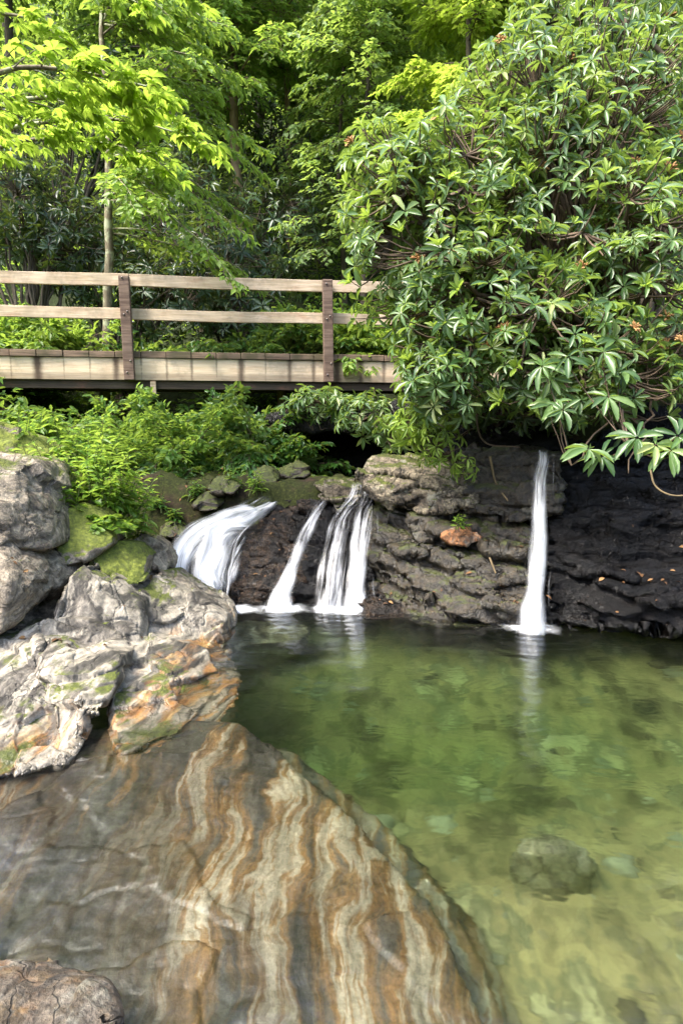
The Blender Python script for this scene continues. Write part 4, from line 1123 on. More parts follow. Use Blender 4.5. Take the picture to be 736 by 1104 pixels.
BUSH = [(600, -60), (560, 20), (505, 60), (470, 120), (430, 135), (392, 120), (362, 195), (360, 245), (372, 290), (362, 320), (388, 372), (420, 400), (430, 440), (455, 470), (488, 512), (540, 500),
        (560, 480), (600, 470), (622, 520), (650, 510), (655, 480), (736, 500), (900, 520), (900, -60)]
def ellips(cs, n, shell=(.55, 1.0), up=.45, jit=.25, poly=None):
    """whorl places in a union of (px, py, Y, rx, ry, rz) blobs and the way they face"""
    ps, ax = [], []
    tot = sum(c[3] * c[4] + c[3] * c[5] + c[4] * c[5] for c in cs)
    for c in cs:
        m = int(n * (c[3] * c[4] + c[3] * c[5] + c[4] * c[5]) / tot * 1.0) + 1
        d = unit(rng.normal(size=(m, 3)))
        d = unit(d - np.array((0, 0, 1)) * (d[:, 2:3] < -.2) * .0)
        r = rng.uniform(shell[0], shell[1], m)[:, None]
        ctr = P(c[0], c[1], c[2])
        r = r * (1 + .28 * perlin(d * 2.3 + c[0]))[:, None]
        ps.append(ctr + d * r * np.array(c[3:6]))
        ax.append(unit(d / np.array(c[3:6]) * min(c[3:6]) + np.array((0, 0, up)) + rng.normal(0, jit, (m, 3))))
    ps, ax = np.vstack(ps), np.vstack(ax)
    if poly is not None:
        k = in_poly(proj(ps), poly)
        ps, ax = ps[k], ax[k]
    return ps, ax

# the big rhododendron over the pool
pos, ax = ellips([(450, 250, 6.1, .72, .8, .95), (520, 330, 5.9, .85, .8, .8), (480, 405, 5.8, .50, .6, .48), (600, 230, 6.4, 1.0, .9, 1.2), (600, 380, 5.6, .70, .6, .62), (560, 130, 6.9, .8, .8, 1.0), (690, 300, 6.0, .8, .8, 1.1),
                  (420, 190, 6.3, .42, .6, .55), (500, 200, 6.4, .7, .7, .8), (680, 420, 5.6, .55, .6, .45), (660, 140, 6.8, .9, .8, 1.1)], 3000, up=.8, poly=BUSH)
kp = fbm(pos * 1.5 + 3, 3) > -.36
pos, ax = pos[kp], ax[kp]
whorl_shrub('rhododendron', 'huge rhododendron with whorls of long glossy leaves spilling over the right end of the bridge', 'shrub', on_ground(P(640, 440, 7.0)), pos, ax, L_rhodo, B_rhodo, (.085, .155), .285, (7, 11), hubs=7, flowers=44, new=.14, r0=.045, droop=.09)
# low sprays hanging in front of the dripping wall
pos = np.array([P(*q) for q in ((606, 442, 4.9), (594, 436, 5.05), (655, 428, 5.0), (634, 484, 4.75), (648, 492, 4.85), (686, 472, 4.7), (706, 480, 4.6), (730, 470, 4.7), (612, 385, 5.0), (650, 380, 5.1), (584, 395, 5.1), (668, 400, 5.15), (722, 486, 4.55))])
ax = np.tile(np.array((-.1, -.75, .75)), (len(pos), 1)) + rng.normal(0, .22, (len(pos), 3))
whorl_shrub('rhododendron', 'low rhododendron sprays of large separate leaf whorls hanging beside the tall fall', 'shrub', on_ground(P(700, 420, 6.6)), pos, ax, L_rhodo, B_rhodo, (.15, .20), .27, (8, 12), r0=.02, droop=.22, hubs=4)
# light green sprig under the bush, over the pale topped boulder
pos, ax = ellips([(520, 440, 6.7, .55, .3, .25), (590, 445, 6.5, .45, .3, .22), (480, 425, 6.9, .4, .3, .3)], 130)
whorl_shrub('rhododendron', 'shaded lower rhododendron twigs between the square block and the big bush', 'shrub', P(560, 470, 7.0), pos, ax, L_rhododark, B_rhodo, (.10, .15), .26, (6, 9), r0=.02, droop=.2)
pos, ax = ellips([(470, 470, 5.9, .26, .25, .28), (500, 500, 5.85, .10, .12, .16), (440, 455, 6.0, .22, .25, .2)], 75)
whorl_shrub('rhododendron', 'small yellow green rhododendron sprig drooping in front of the pale topped boulder', 'shrub', P(480, 496, 6.5), pos, ax, L_new, B_rhodo, (.08, .13), .26, (6, 9), r0=.012, droop=.25)
# taller dark rhododendron behind, top right
pos, ax = ellips([(650, 40, 8.2, 1.0, .9, .9), (720, 110, 8.0, .8, .9, 1.0), (580, 60, 8.3, .55, .7, .7)], 420)
whorl_shrub('rhododendron', 'taller darker rhododendron rising at the top right corner with bare crooked branches', 'shrub', on_ground(P(700, 330, 8.2)), pos, ax, L_rhodo, B_trunk, (.14, .19), .26, (6, 9), r0=.06, flowers=6, droop=.2)

# dark thickets on the slope behind the bridge
TH_G = 'dark rhododendron thickets behind the bridge'
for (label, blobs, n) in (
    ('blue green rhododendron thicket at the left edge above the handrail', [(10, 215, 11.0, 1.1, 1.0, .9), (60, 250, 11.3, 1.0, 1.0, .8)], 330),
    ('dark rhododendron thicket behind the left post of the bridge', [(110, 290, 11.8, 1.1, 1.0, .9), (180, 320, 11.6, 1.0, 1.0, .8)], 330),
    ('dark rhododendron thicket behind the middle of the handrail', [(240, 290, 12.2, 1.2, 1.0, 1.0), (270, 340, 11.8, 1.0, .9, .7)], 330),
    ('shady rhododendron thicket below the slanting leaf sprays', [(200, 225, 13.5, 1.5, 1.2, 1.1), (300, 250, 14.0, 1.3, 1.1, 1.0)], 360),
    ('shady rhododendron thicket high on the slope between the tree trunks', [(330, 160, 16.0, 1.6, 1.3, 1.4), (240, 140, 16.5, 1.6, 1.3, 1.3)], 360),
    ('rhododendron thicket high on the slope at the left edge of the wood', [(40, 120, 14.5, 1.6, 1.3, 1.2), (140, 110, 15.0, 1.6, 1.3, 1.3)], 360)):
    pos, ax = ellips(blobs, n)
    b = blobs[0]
    whorl_shrub('rhododendron', label, 'shrub', on_ground(P(b[0] + 20, b[1] + 60, b[2])), pos, ax, L_rhododark, B_trunk, (.15, .22), .3, (6, 9), tmpl=T_MID, r0=.04, droop=.2, group=TH_G)

# bright shrubs under and behind the bridge
def spray_shrub(label, roots, n, L, el, mat, leafL, wr=.42, nt=14, nl=6, tl=.32, droop=(.25, .6), az=None, tmpl=T_MID, lr=.008, group=None, name='shrub', rnd=(.5, .22)):
    roots = np.array(roots)
    s = roots[rng.integers(0, len(roots), n)] + rng.normal(0, .12, (n, 3)) * np.array((1, 1, .3))
    a = rng.uniform(0, 2 * PI, n) if az is None else rng.uniform(az[0], az[1], n)
    lb = limb(s, a, rng.uniform(el[0], el[1], n), rng.uniform(L[0], L[1], n), rng.uniform(droop[0], droop[1], n))
    e = empty(name, tuple(roots.mean(0))); tag(e, label, 'shrub', group)
    lv = Leaves(tmpl)
    tw = spray(lv, lb, nt, nl, tl, leafL, wr, t0=.2, rnd=rnd, tilt=.4)
    tube_obj('stems', [(lb, np.repeat(np.linspace(lr, lr * .25, 9)[None], n, 0), 5), (tw, np.repeat(np.linspace(lr * .3, lr * .15, 3)[None], len(tw), 0), 3)], B_rhodo, e)
    lv.build('foliage', mat, e)
    return e
SG = 'leafy shrubs under and behind the bridge'
spray_shrub('dense bright green shrub under the middle of the bridge, right of the bracket', [P(225, 525, 8.6), P(280, 515, 8.7), P(250, 505, 8.9)], 95, (.9, 1.7), (.3, 1.4), L_shrub, .10, nt=20, nl=7, group=SG)
spray_shrub('bright green shrub leaning over the dark hollow under the bridge', [P(265, 500, 9.0), P(285, 490, 9.2)], 45, (.6, 1.1), (.4, 1.4), L_shrub, .10, nt=18, nl=7, group=SG)
spray_shrub('low bright shrub hanging over the mossy bank above the left cascade', [P(190, 535, 8.1), P(230, 530, 8.2), P(160, 545, 7.9)], 55, (.5, 1.0), (.1, 1.2), L_shrub, .085, nt=16, nl=6, group=SG)
spray_shrub('darker green shrub under the left half of the bridge', [P(160, 530, 8.6), P(190, 520, 8.8), P(140, 500, 9.0)], 90, (.9, 1.7), (.3, 1.4), L_mid, .10, nt=20, nl=7, group=SG)
spray_shrub('lush yellow green shrub at the far left under the bridge', [P(-10, 470, 7.4), P(40, 480, 7.5), P(70, 490, 7.6)], 40, (.3, .7), (.3, 1.3), L_herb, .10, nt=12, nl=6, group=SG)
spray_shrub('yellow green shrub just above the deck at the left edge', [P(10, 395, 10.3), P(60, 400, 10.4), P(-40, 390, 10.3)], 80, (.8, 1.5), (.3, 1.4), L_herb, .12, nt=14, nl=6, group=SG)
spray_shrub('leafy shrub above the deck beside the lichen covered trunk', [P(150, 400, 10.8), P(190, 400, 10.9)], 45, (.4, .9), (.3, 1.3), L_shrub, .12, nt=12, nl=6, group=SG)
spray_shrub('bright green shrub seen between the rails left of the right post', [P(310, 400, 11.0), P(350, 400, 11.0), P(285, 400, 11.2)], 90, (.9, 1.7), (.4, 1.4), L_shrub, .12, nt=16, nl=6, group=SG)
spray_shrub('bright green shrub seen between the rails right of the right post', [P(400, 400, 11.0), P(440, 390, 11.2)], 70, (.8, 1.6), (.4, 1.4), L_beech, .12, nt=14, nl=6, group=SG)
pos, ax = ellips([(345, 434, 8.7, .5, .4, .24), (395, 446, 8.3, .45, .4, .28), (425, 465, 7.8, .28, .3, .22)], 210)
whorl_shrub('rhododendron', 'rhododendron hanging under the bridge above the dark hollow', 'shrub', on_ground(P(440, 420, 10.4)), pos, ax, L_rhodo, B_rhodo, (.11, .16), .28, (7, 10), tmpl=T_MID, r0=.02, droop=.25)
# rock roof and back wall added to block light and darken the hollow
rock('boulder', 'black overhanging rock added to keep the hollow under the bridge dark', [[(285, 448, 8.9), (350, 438, 8.7), (430, 440, 8.2), (500, 440, 7.9), (500, 468, 7.9), (430, 470, 8.2), (350, 468, 8.7), (290, 468, 8.9), 2.2], [(270, 440, 10.2), (560, 430, 9.6), (560, 520, 9.2), (270, 525, 10.0), 1.2]], M_dark, .05, 3, .08, 1, .05, 3, .012, None, 'boulder')

# ------------------------------------------------------------------ trees
def hill_tree(label, px, py, Y, hgt, n, az, L, el, droop, mat, bark, lo=.25, r0=.09, lean=(0, 0), group='trees on the slope behind the bridge', **kw):
    b = on_ground(P(px, py, Y))
    top = b + np.array((lean[0], lean[1], hgt))
    midp = (b + top) / 2 + np.array((-.1 * lean[0], 0, 0)) + rng.normal(0, .08, 3) * np.array((1, 1, 0))
    t = rng.uniform(lo, 1, n) ** .9
    s = catmull(np.array((b, midp, top)), 101)[(t * 100).astype(int)]
    Ls = rng.uniform(L[0], L[1], n) * (1.15 - .5 * t)
    lb = limb(s, rng.uniform(az[0], az[1], n), rng.uniform(el[0], el[1], n), Ls, rng.uniform(droop[0], droop[1], n))
    return tree('tree', label, 'tree', (b, midp, top), r0, lb, mat, bark, group=group, **kw)

A_ALL = (0, 2 * PI)
# slanting sprays from the lichen covered trunk
hill_tree('slim tree with a lichen covered trunk behind the bridge, its sprays slanting right', 106, 330, 10.8, 6.6, 34, (-1.2, .5), (1.8, 3.3), (-.1, .3), (.25, .5), L_beech, B_lichen, .42, .085, (.25, 0), nt=26, nl=8, tl=.55, leafL=0.122, lr=.016, tmpl=T_SML)
hill_tree('tree with a sunlit brown trunk in the middle of the wood', 262, 300, 14.5, 8.5, 55, A_ALL, (1.6, 3.0), (-.1, .3), (.15, .4), L_beech, B_pale, .36, .12, (.1, .3), nt=22, nl=8, tl=.7, leafL=0.146, lr=.02)
hill_tree('thin leaning tree right of the sunlit brown trunk', 312, 270, 15.5, 9.0, 52, A_ALL, (1.5, 2.8), (-.1, .3), (.15, .4), L_mid, B_pale, .40, .07, (-.5, 0), nt=22, nl=8, tl=.7, leafL=0.146, lr=.018)
hill_tree('thin dark tree behind the slanting sprays', 160, 260, 14.2, 9.5, 52, A_ALL, (1.5, 2.8), (-.1, .3), (.15, .4), L_mid, B_trunk, .36, .07, (.4, 0), nt=22, nl=8, tl=.7, leafL=0.146, lr=.018)
hill_tree('tree at the left edge of the wood above the overhanging branch', 20, 260, 15.0, 10, 60, A_ALL, (1.6, 3.0), (-.1, .3), (.15, .4), L_mid, B_trunk, .40, .11, (.2, 0), nt=22, nl=8, tl=.7, leafL=0.159, lr=.02)
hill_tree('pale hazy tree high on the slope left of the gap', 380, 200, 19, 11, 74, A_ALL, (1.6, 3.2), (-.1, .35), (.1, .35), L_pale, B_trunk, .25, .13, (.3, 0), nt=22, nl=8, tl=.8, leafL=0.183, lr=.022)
hill_tree('yellow green sunlit tree at the top centre behind the rhododendron', 505, 240, 12.0, 6.5, 74, A_ALL, (1.0, 2.1), (-.1, .5), (.1, .35), L_gold, B_trunk, .35, .08, (-.1, 0), nt=20, nl=8, tl=.55, leafL=0.134, lr=.014)
hill_tree('bright green tree filling the gaps at the top right', 650, 200, 12.5, 8.5, 67, A_ALL, (1.2, 2.6), (-.1, .5), (.1, .35), L_beech, B_trunk, .25, .09, (.1, 0), nt=20, nl=8, tl=.6, leafL=0.146, lr=.014)
hill_tree('light green tree at the top of the wood left of the pale tree', 280, 160, 21, 12, 74, A_ALL, (1.8, 3.4), (-.1, .35), (.1, .35), L_beech, B_trunk, .30, .13, (0, 0), nt=22, nl=8, tl=.8, leafL=0.183, lr=.022)
hill_tree('mid green tree high above the overhanging branch', 130, 150, 20, 12, 74, A_ALL, (1.8, 3.4), (-.1, .35), (.1, .35), L_mid, B_trunk, .30, .13, (0, 0), nt=22, nl=8, tl=.8, leafL=0.183, lr=.022)
hill_tree('dark tree deep in the gap at the top centre', 450, 120, 26, 13, 72, A_ALL, (2.0, 3.6), (-.1, .35), (.1, .35), L_mid, B_trunk, .20, .15, (0, 0), nt=22, nl=8, tl=.9, leafL=0.220, lr=.025)
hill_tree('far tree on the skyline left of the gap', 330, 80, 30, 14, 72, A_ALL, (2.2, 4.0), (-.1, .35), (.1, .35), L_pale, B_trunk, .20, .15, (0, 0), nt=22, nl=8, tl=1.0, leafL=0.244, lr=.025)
hill_tree('far tree on the skyline at the upper left', 180, 60, 28, 14, 72, A_ALL, (2.2, 4.0), (-.1, .35), (.1, .35), L_mid, B_trunk, .20, .15, (0, 0), nt=22, nl=8, tl=1.0, leafL=0.244, lr=.025)
hill_tree('far tree on the skyline at the left corner', 10, 60, 26, 14, 72, A_ALL, (2.2, 4.0), (-.1, .35), (.1, .35), L_mid, B_trunk, .20, .15, (0, 0), nt=22, nl=8, tl=1.0, leafL=0.244, lr=.025)
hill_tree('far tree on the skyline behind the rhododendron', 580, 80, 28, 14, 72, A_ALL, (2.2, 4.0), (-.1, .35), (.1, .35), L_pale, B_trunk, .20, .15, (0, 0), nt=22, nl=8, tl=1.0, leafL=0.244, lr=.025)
hill_tree('far tree on the skyline at the right corner', 730, 80, 26, 14, 72, A_ALL, (2.2, 4.0), (-.1, .35), (.1, .35), L_mid, B_trunk, .20, .15, (0, 0), nt=22, nl=8, tl=1.0, leafL=0.244, lr=.025)

hill_tree('bright green tree between the pale tree and the sunlit yellow green tree', 430, 200, 16.5, 9.5, 70, A_ALL, (1.3, 2.7), (-.1, .4), (.1, .35), L_gold, B_trunk, .15, .09, (.1, 0), nt=20, nl=8, tl=.7, leafL=.15, lr=.016)
hill_tree('light green tree low on the slope right of the thin leaning tree', 372, 270, 14.0, 5.5, 50, A_ALL, (1.0, 2.2), (-.1, .4), (.1, .35), L_pale, B_trunk, .15, .06, (.1, 0), nt=20, nl=7, tl=.6, leafL=.12, lr=.014)
hill_tree('yellow green tree at the top of the picture above the thin dark tree', 215, 190, 17.5, 11, 70, A_ALL, (1.5, 2.9), (-.1, .4), (.1, .35), L_beech, B_trunk, .35, .10, (.2, 0), nt=20, nl=8, tl=.75, leafL=.155, lr=.016)
hill_tree('pale sunlit tree just left of the bush top, above the right post', 392, 290, 13.2, 7.5, 60, A_ALL, (1.0, 2.1), (-.1, .5), (.1, .35), L_pale, B_trunk, .45, .07, (.15, 0), nt=20, nl=8, tl=.6, leafL=.125, lr=.014)

hill_tree('bright tree filling the gap at the top left of the pale trees', 318, 190, 17.0, 10.5, 66, A_ALL, (1.3, 2.6), (-.1, .5), (.1, .35), L_beech, B_trunk, .40, .09, (.1, 0), nt=20, nl=8, tl=.7, leafL=.15, lr=.016)

# low growth covering the slope: nobody could count it
n = 90000
ux = rng.uniform(-16, 18, n); uy = 10.2 + 30 * rng.random(n) ** 1.5
ux *= .45 + uy / 30
sx_ = np.concatenate((rng.uniform(-15, -4.2, 16000), rng.uniform(6.2, 13, 7000)))
sy_ = np.concatenate((rng.uniform(4.8, 11, 16000), rng.uniform(6.5, 11, 7000)))
ux = np.concatenate((ux, sx_)); uy = np.concatenate((uy, sy_))
uz = ground_z(ux[:, None], uy[:, None])[:, 0]
clump = fbm(np.stack((ux * .9, uy * .9, 0 * ux), 1), 3)
kp = clump > -.25
ux, uy, uz, clump = ux[kp], uy[kp], uz[kp], clump[kp]; n = len(ux)
ue = empty('undergrowth', (0, 14, gz(0, 14))); tag(ue, kind='stuff')
ul = Leaves(T_SML)
uh = rng.random(n) * (.25 + .7 * np.clip(clump + .25, 0, 1))
a = rng.uniform(0, 2 * PI, n)
LL = rng.uniform(.09, .16, n) * (.6 + uy / 22)
ul.add(np.stack((ux, uy, uz + uh), 1), np.stack((np.cos(a), np.sin(a), rng.normal(-.1, .3, n)), 1), np.array((0, -.25, 1.)) + rng.normal(0, .4, (n, 3)), LL, LL * .5, np.clip(.5 + .5 * clump + rng.normal(0, .2, n), 0, 1))
ul.build('undergrowth_leaves', L_mid, ue)['kind'] = 'stuff'

# overhanging branch with palmate leaves, top left; its trunk stands just outside the picture
def palmate_tree(label, base, top, r0, limbs_px, leafL, nt, tl):
    e = empty('buckeye_tree', tuple(base)); tag(e, label, 'tree')
    tr = catmull(np.array((base, (base + top) / 2 + np.array((.1, 0, 0)), top)), 16)
    tube_obj('trunk', [(tr[None], np.linspace(r0, r0 * .5, 16)[None], 12)], B_trunk, e)
    lv = Leaves(T_MID); parts = []
    for (pts, n, tlen) in limbs_px:
        lb = catmull(np.array(pts), 14)[None]
        parts.append((lb, np.linspace(.028, .006, 14)[None], 7))
        tt = np.sort(rng.uniform(.10, 1, n)) * 12.99
        i = tt.astype(int); u = (tt - i)[:, None]
        o = lb[0, i] * (1 - u) + lb[0, i + 1] * u
        fw = unit(lb[0, i + 1] - lb[0, i])
        sd = unit(np.cross(fw, (0, 0, 1.)))
        sg = np.where(np.arange(n) % 2 == 0, 1., -1.)[:, None]
        d = unit(fw * .6 + sd * sg * rng.uniform(.4, 1.0, (n, 1)) + np.array((0, 0, .05)) + rng.normal(0, .12, (n, 3)))
        ln = tlen * rng.uniform(.35, 1.1, (n, 1)) * (1 - .35 * (tt / 13)[:, None])
        tip = o + d * ln - np.array((0, 0, .08)) * ln
        parts.append((bez(o, o + d * ln * .5 + np.array((0, 0, .03)), tip, 5), np.repeat(np.linspace(.007, .003, 5)[None], n, 0), 4))
        # two to four leaves of five leaflets per twig
        for fr in (1.0, .72, .45):
            c = o + (tip - o) * fr + rng.normal(0, .03, (n, 3))
            ax0 = unit(d + rng.normal(0, .5, (n, 3)) * np.array((1, 1, .15)))
            pn = unit(np.array((0, 0, 1.)) + rng.normal(0, .24, (n, 3)))
            s2 = unit(np.cross(ax0, pn))
            ax0 = np.cross(pn, s2)
            L = leafL * rng.uniform(.7, 1.15, n)
            rn = np.clip(rng.normal(.5, .25, n), 0, 1)
            for a, kf in ((-1.5, .6), (-.75, .88), (0, 1), (.75, .88), (1.5, .6)):
                dd = ax0 * math.cos(a) + s2 * math.sin(a) - np.array((0, 0, .30)) + rng.normal(0, .08, (n, 3))
                lv.add(c, dd, pn + rng.normal(0, .12, (n, 3)), L * kf, L * kf * .40, np.clip(rn + rng.normal(0, .08, n), 0, 1))
    tube_obj('limbs', parts, B_lichen, e)
    lv.build('crown', L_buck, e)
    return e
bt = on_ground(np.array((-5.4, 6.6, 0)))
palmate_tree('buckeye branch with bright yellow green five-fingered leaves reaching in from the left edge', bt, bt + np.array((.3, 0, 6.0)), .16, [
    ([bt + np.array((.2, 0, 2.7)), P(-60, 78, 5.3), P(30, 72, 5.3), P(100, 80, 5.35), P(170, 96, 5.4)], 34, .5),
    ([bt + np.array((.2, 0, 2.8)), P(-60, 112, 5.8), P(30, 106, 5.8), P(110, 106, 5.8), P(190, 122, 5.85)], 50, .55),
    ([bt + np.array((.2, 0, 2.7)), P(-60, 150, 6.4), P(20, 136, 6.4), P(90, 128, 6.35), P(150, 132, 6.3), P(212, 150, 6.2)], 60, .6),
    ([bt + np.array((.2, 0, 2.6)), P(-60, 160, 6.9), P(30, 150, 6.9), P(110, 154, 6.8), P(170, 170, 6.7)], 40, .55),
    ([bt + np.array((.25, 0, 4.4)), P(-60, 20, 7.2), P(-10, 14, 7.1), P(40, 22, 7.0), P(66, 44, 6.9)], 26, .40),
    ([bt + np.array((.3, 0, 5.2)), P(-30, -60, 7.2), P(60, -40, 7.1), P(120, -12, 7.0), P(150, 4, 6.9)], 22, .35),
    ([bt + np.array((.3, 0, 5.5)), P(0, -70, 8.0), P(90, -50, 7.9), P(180, -22, 7.8), P(205, -4, 7.7)], 20, .35)], .145, 0, 0)

# ------------------------------------------------------------------ plants on the left bank
def herb(label, foot, h, n, leafL, wr, lean, name='leafy_plant', whorl=2, mat=None, cat='plant', group='leafy plants on the mossy left bank'):
    e = empty(name, tuple(foot)); tag(e, label, cat, group)
    lv = Leaves(T_MID)
    st = []
    for i in range(n):
        a = rng.uniform(0, 2 * PI)
        hh = h * rng.uniform(.6, 1.1)
        tip = foot + np.array((lean[0] + .30 * hh * math.cos(a), lean[1] + .30 * hh * math.sin(a), hh))
        f0 = foot + np.array((rng.normal(0, .05), rng.normal(0, .05), -.04))
        pl = bez(f0[None], (f0 * .5 + tip * .5 + np.array((0, 0, .12 * hh)))[None], tip[None], 8)
        st.append(pl[0])
        m = max(5, int(hh / .045))
        t = np.linspace(.28, 1, m)
        c = np.array([pl[0][min(7, int(q * 7))] * (1 - (q * 7) % 1) + pl[0][min(7, int(q * 7) + 1)] * ((q * 7) % 1) for q in t])
        for w in range(whorl):
            az = np.arange(m) * 1.75 + w * 2 * PI / whorl + rng.normal(0, .3, m)
            el = rng.normal(.15, .25, m) - .25 * (1 - t)
            d = np.stack((np.cos(az) * np.cos(el), np.sin(az) * np.cos(el), np.sin(el)), 1)
            nn = np.array((0, 0, 1.)) + rng.normal(0, .25, (m, 3))
            L = leafL * rng.uniform(.65, 1.15, m) * (1.1 - .5 * t ** 3)
            lv.add(c + d * .012, d, nn, L, L * wr, np.clip(rng.normal(.5, .25, m), 0, 1))
    tube_obj('stems', [(np.array(st), np.repeat(np.linspace(.005, .002, 8)[None], n, 0), 4)], B_stem, e)
    lv.build('foliage', mat or L_herb, e)
    return e
HB = [
 ('broad leaved plant at the left end of the plant clump, over the brown boulder', (38, 540, 5.35), .42, 7, .11, .55, (0, -.05)),
 ('tall plant with long narrow leaves at the right end of the clump', (128, 560, 5.5), .52, 8, .13, .26, (.08, -.02)),
 ('tall pale leaved plant in the middle of the clump', (92, 552, 5.45), .62, 8, .12, .42, (0, -.02)),
 ('plant with round pale leaves low at the front of the clump', (78, 566, 5.2), .32, 8, .09, .72, (0, -.06)),
 ('plant with narrow leaves leaning towards the cascade', (140, 566, 5.6), .36, 7, .13, .24, (.12, -.03)),
 ('bushy yellow green plant behind the round leaved one', (62, 548, 5.5), .48, 9, .10, .50, (0, 0)),
 ('bushy mid green plant right behind the mossy boulder', (112, 560, 5.4), .40, 9, .10, .40, (.02, -.05)),
 ('yellow green plant high on the bank at the left edge', (24, 500, 5.8), .40, 8, .10, .45, (0, 0)),
 ('tall blue green plant at the back of the clump', (74, 520, 5.9), .55, 7, .14, .40, (0, 0)),
 ('low bright plant hugging the moss beside the brown boulder', (56, 572, 5.05), .22, 8, .08, .60, (0, -.04)),
 ('slender plant standing above the rest at the back right of the clump', (108, 530, 5.8), .62, 5, .13, .30, (.04, 0)),
 ('small seedling plant at the right foot of the clump beside the pinkish boulder', (150, 582, 5.65), .18, 5, .08, .5, (.05, -.03)),
]
for (lab, q, h, n, L, wr, ln) in HB:
    herb(lab, P(*q), h, n, L, wr, ln)
herb('small bright plant sprouting from the mossy bank above the left cascade', P(276, 530, ground_hit(276, 530)), .20, 8, .08, .45, (0, -.03), group=None)
herb('tiny bright seedling growing on the ledge above the orange stone', P(494, 566, 5.86), .09, 6, .05, .5, (0, -.02), group=None)

for lab, hx, hy, hh in (('low mossy plant on the bank left of the cascade under the long narrow leaves', 172, 548, .14), ('small leafy plant between the two mossy stones on the bank', 214, 536, .16), ('bright leafy tuft hanging over the head of the left cascade', 252, 526, .18), ('dark leafy tuft at the left rim of the hollow', 304, 512, .18), ('tiny plant low on the bank near the left rim of the cascade', 190, 562, .12)):
    herb(lab, P(hx, hy, ground_hit(hx, hy)), hh, 8, .075, .42, (0, -.05), group='small plants on the bank above the cascade', mat=L_shrub)

def fern(label, foot, n, L, az):
    e = empty('fern', tuple(foot)); tag(e, label, 'fern', 'ferns on the left bank')
    lv = Leaves(T_SML)
    s = np.repeat(foot[None], n, 0)
    lb = limb(s, rng.uniform(az[0], az[1], n), rng.uniform(.5, 1.1, n), rng.uniform(.7, 1.1, n) * L, rng.uniform(.5, .8, n), 12, .005)
    for b in lb:
        m = 34
        t = np.linspace(.12, .99, m) * 10.99
        i = t.astype(int); u = (t - i)[:, None]
        o = b[i] * (1 - u) + b[i + 1] * u
        fw = unit(b[i + 1] - b[i]); sd = unit(np.cross(fw, (0, 0, 1.)))
        up = np.cross(sd, fw)
        for sg in (-1, 1):
            LL = L * .26 * np.sin(np.clip(t / 11 * PI * .93 + .22, 0, PI)) + .008
            lv.add(o, fw * .3 + sd * sg, up + rng.normal(0, .1, (m, 3)), LL, LL * .26, np.clip(rng.normal(.55, .12, m), 0, 1))
    tube_obj('stems', [(lb, np.repeat(np.linspace(.004, .0015, 12)[None], n, 0), 4)], B_stem, e)
    lv.build('fronds', L_herb, e)
fern('yellow green fern arching over the mossy boulder', P(112, 566, 5.25), 9, .34, (-2.6, .3))
fern('fern at the right end of the plant clump reaching towards the cascade', P(134, 572, 5.5), 8, .36, (-1.8, .6))
fern('fern low at the left of the clump against the brown boulder', P(48, 556, 5.2), 7, .28, (-2.8, -.2))

# ------------------------------------------------------------------ loose things: vines, sticks, fallen leaves
def stick(name, label, pts, r, mat, cat):
    pl = catmull(np.array([P(*q) for q in pts]), 22)
    e = pl[0].copy()
    v, f = tubes(pl[None], np.linspace(r, r * .6, 22)[None], 7)
    o = link_mesh(name, mesh_np(name, v - e, f, 4), mat, loc=tuple(e))
    return tag(o, label, cat)
stick('driftwood', 'bare pale stick leaning on the ledge below the orange stone', [(521, 584, 5.78), (527, 600, 5.70), (534, 618, 5.64)], .012, B_pale, 'stick')
stick('driftwood', 'thin stick lodged in the crack of the square block', [(528, 492, 6.15), (534, 520, 6.12), (547, 540, 5.88)], .012, B_pale, 'stick')
stick('hanging_root', 'pale looping root hanging at the right edge below the leaf whorls', [(700, 505, 5.2), (706, 524, 5.1), (724, 534, 5.0), (750, 533, 5.0)], .008, B_pale, 'root')
stick('hanging_root', 'brown root curving down under the bush left of the square block', [(518, 430, 6.2), (514, 455, 6.15), (524, 478, 6.1), (560, 482, 6.0)], .010, B_rhodo, 'root')
stick('hanging_root', 'thin root hanging from the big shrub in front of the dark block', [(694, 380, 5.7), (698, 410, 5.6), (690, 438, 5.6), (668, 446, 5.7)], .007, B_rhodo, 'root')
stick('branch', 'thick bare branch crossing the top right corner', [(760, 110, 7.4), (715, 60, 7.5), (690, 40, 7.6), (640, 30, 7.8)], .03, B_trunk, 'branch')
stick('trunk_stump', 'reddish brown broken trunk behind the bridge beam', [(306, 450, 10.4), (304, 430, 10.4), (302, 405, 10.45)], .09, B_pale, 'trunk')

def litter(label, pts, n, spread, L, name='leaf_litter'):
    c = np.array([P(*q) for q in pts])
    e = empty(name, tuple(c.mean(0)))
    lv = Leaves(T_MID)
    b = c[rng.integers(0, len(c), n)] + rng.normal(0, 1, (n, 3)) * np.array(spread)
    return e, lv, b
dg = bpy.context.evaluated_depsgraph_get(); dg.update()
def drop_on(b):
    out = []
    for q in b:
        ok, loc, nn, *_ = SC.ray_cast(dg, Vector((q[0], q[1], q[2] + .6)), Vector((0, 0, -1)))
        if ok and loc.z > .02 and nn.z > .15: out.append((np.array(loc) + np.array(nn) * .006, np.array(nn)))
    return out
spots = []
for (cc, n, sp) in (((200, 560, 7.4), 70, (.5, .5, 0)), ((690, 660, 5.05), 50, (.8, .35, 0)), ((640, 640, 5.3), 30, (.5, .2, 0)), ((480, 640, 5.8), 25, (.5, .25, 0)), ((60, 680, 4.2), 26, (.5, .3, 0)), ((270, 600, 6.6), 22, (.25, .3, 0)), ((420, 655, 5.8), 10, (.2, .1, 0))):
    p0 = P(*cc)
    spots += drop_on(p0 + rng.normal(0, 1, (n, 3)) * np.array(sp))
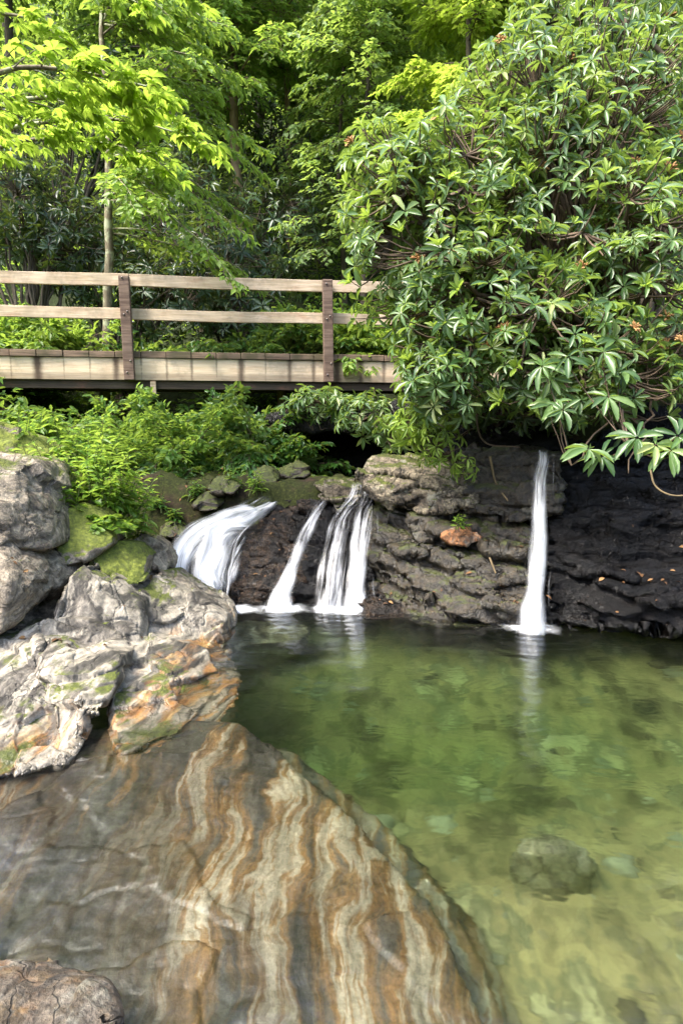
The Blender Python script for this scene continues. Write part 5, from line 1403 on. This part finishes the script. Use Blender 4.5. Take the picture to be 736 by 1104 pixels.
if spots:
    b = np.array([s[0] for s in spots]); nn = np.array([s[1] for s in spots]); m = len(b)
    e = empty('leaf_litter', tuple(b[0])); tag(e, kind='stuff')
    lv = Leaves(T_MID)
    LL = rng.uniform(.025, .065, m)
    lv.add(b, np.cross(nn, rng.normal(size=(m, 3))), nn + rng.normal(0, .25, (m, 3)), LL, LL * rng.uniform(.35, .6, m), rng.random(m))
    lv.build('fallen_leaves', M_dead, e)['kind'] = 'stuff'

# ------------------------------------------------------------------ light and camera
SUN_EL, SUN_AZ = R(59), R(-122)      # azimuth measured clockwise from +Y (ahead): from the left
w = bpy.data.worlds.new('World'); SC.world = w
w.use_nodes = True
nt = w.node_tree; nt.nodes.clear()
sky = nt.nodes.new('ShaderNodeTexSky'); sky.sky_type = 'NISHITA'; sky.sun_disc = False
sky.sun_elevation = SUN_EL; sky.sun_rotation = SUN_AZ
sky.air_density = 1.0; sky.dust_density = 4.0; sky.ozone_density = 1.0
bg = nt.nodes.new('ShaderNodeBackground'); bg.inputs[1].default_value = .15
wo = nt.nodes.new('ShaderNodeOutputWorld')
nt.links.new(sky.outputs[0], bg.inputs[0]); nt.links.new(bg.outputs[0], wo.inputs[0])
sl = bpy.data.lights.new('sun', 'SUN'); sl.energy = 1.8; sl.angle = R(14); sl.color = (1, .95, .86)
so = bpy.data.objects.new('sun', sl); COL.objects.link(so)
sd = Vector((math.sin(SUN_AZ) * math.cos(SUN_EL), math.cos(SUN_AZ) * math.cos(SUN_EL), math.sin(SUN_EL)))
so.rotation_euler = sd.to_track_quat('Z', 'Y').to_euler()
so.location = (0, 0, 30)

cd = bpy.data.cameras.new('camera'); cd.sensor_fit = 'VERTICAL'; cd.sensor_height = 36; cd.lens = 24
cd.clip_start = .05; cd.clip_end = 500
co = bpy.data.objects.new('camera', cd); COL.objects.link(co)
co.location = (0, 0, CH); co.rotation_euler = (PI / 2 - TH, 0, 0)
SC.camera = co
SC.view_settings.view_transform = 'Standard'; SC.view_settings.look = 'None'
SC.view_settings.exposure = 2.3; SC.view_settings.gamma = 1; SC.view_settings.use_curve_mapping = False
SC.render.engine = 'CYCLES'
cy = SC.cycles
cy.max_bounces = 10; cy.transparent_max_bounces = 24; cy.diffuse_bounces = 3; cy.glossy_bounces = 3; cy.transmission_bounces = 6; cy.volume_bounces = 0
cy.use_denoising = True
cy.sample_clamp_indirect = 6
cy.caustics_reflective = False; cy.caustics_refractive = True
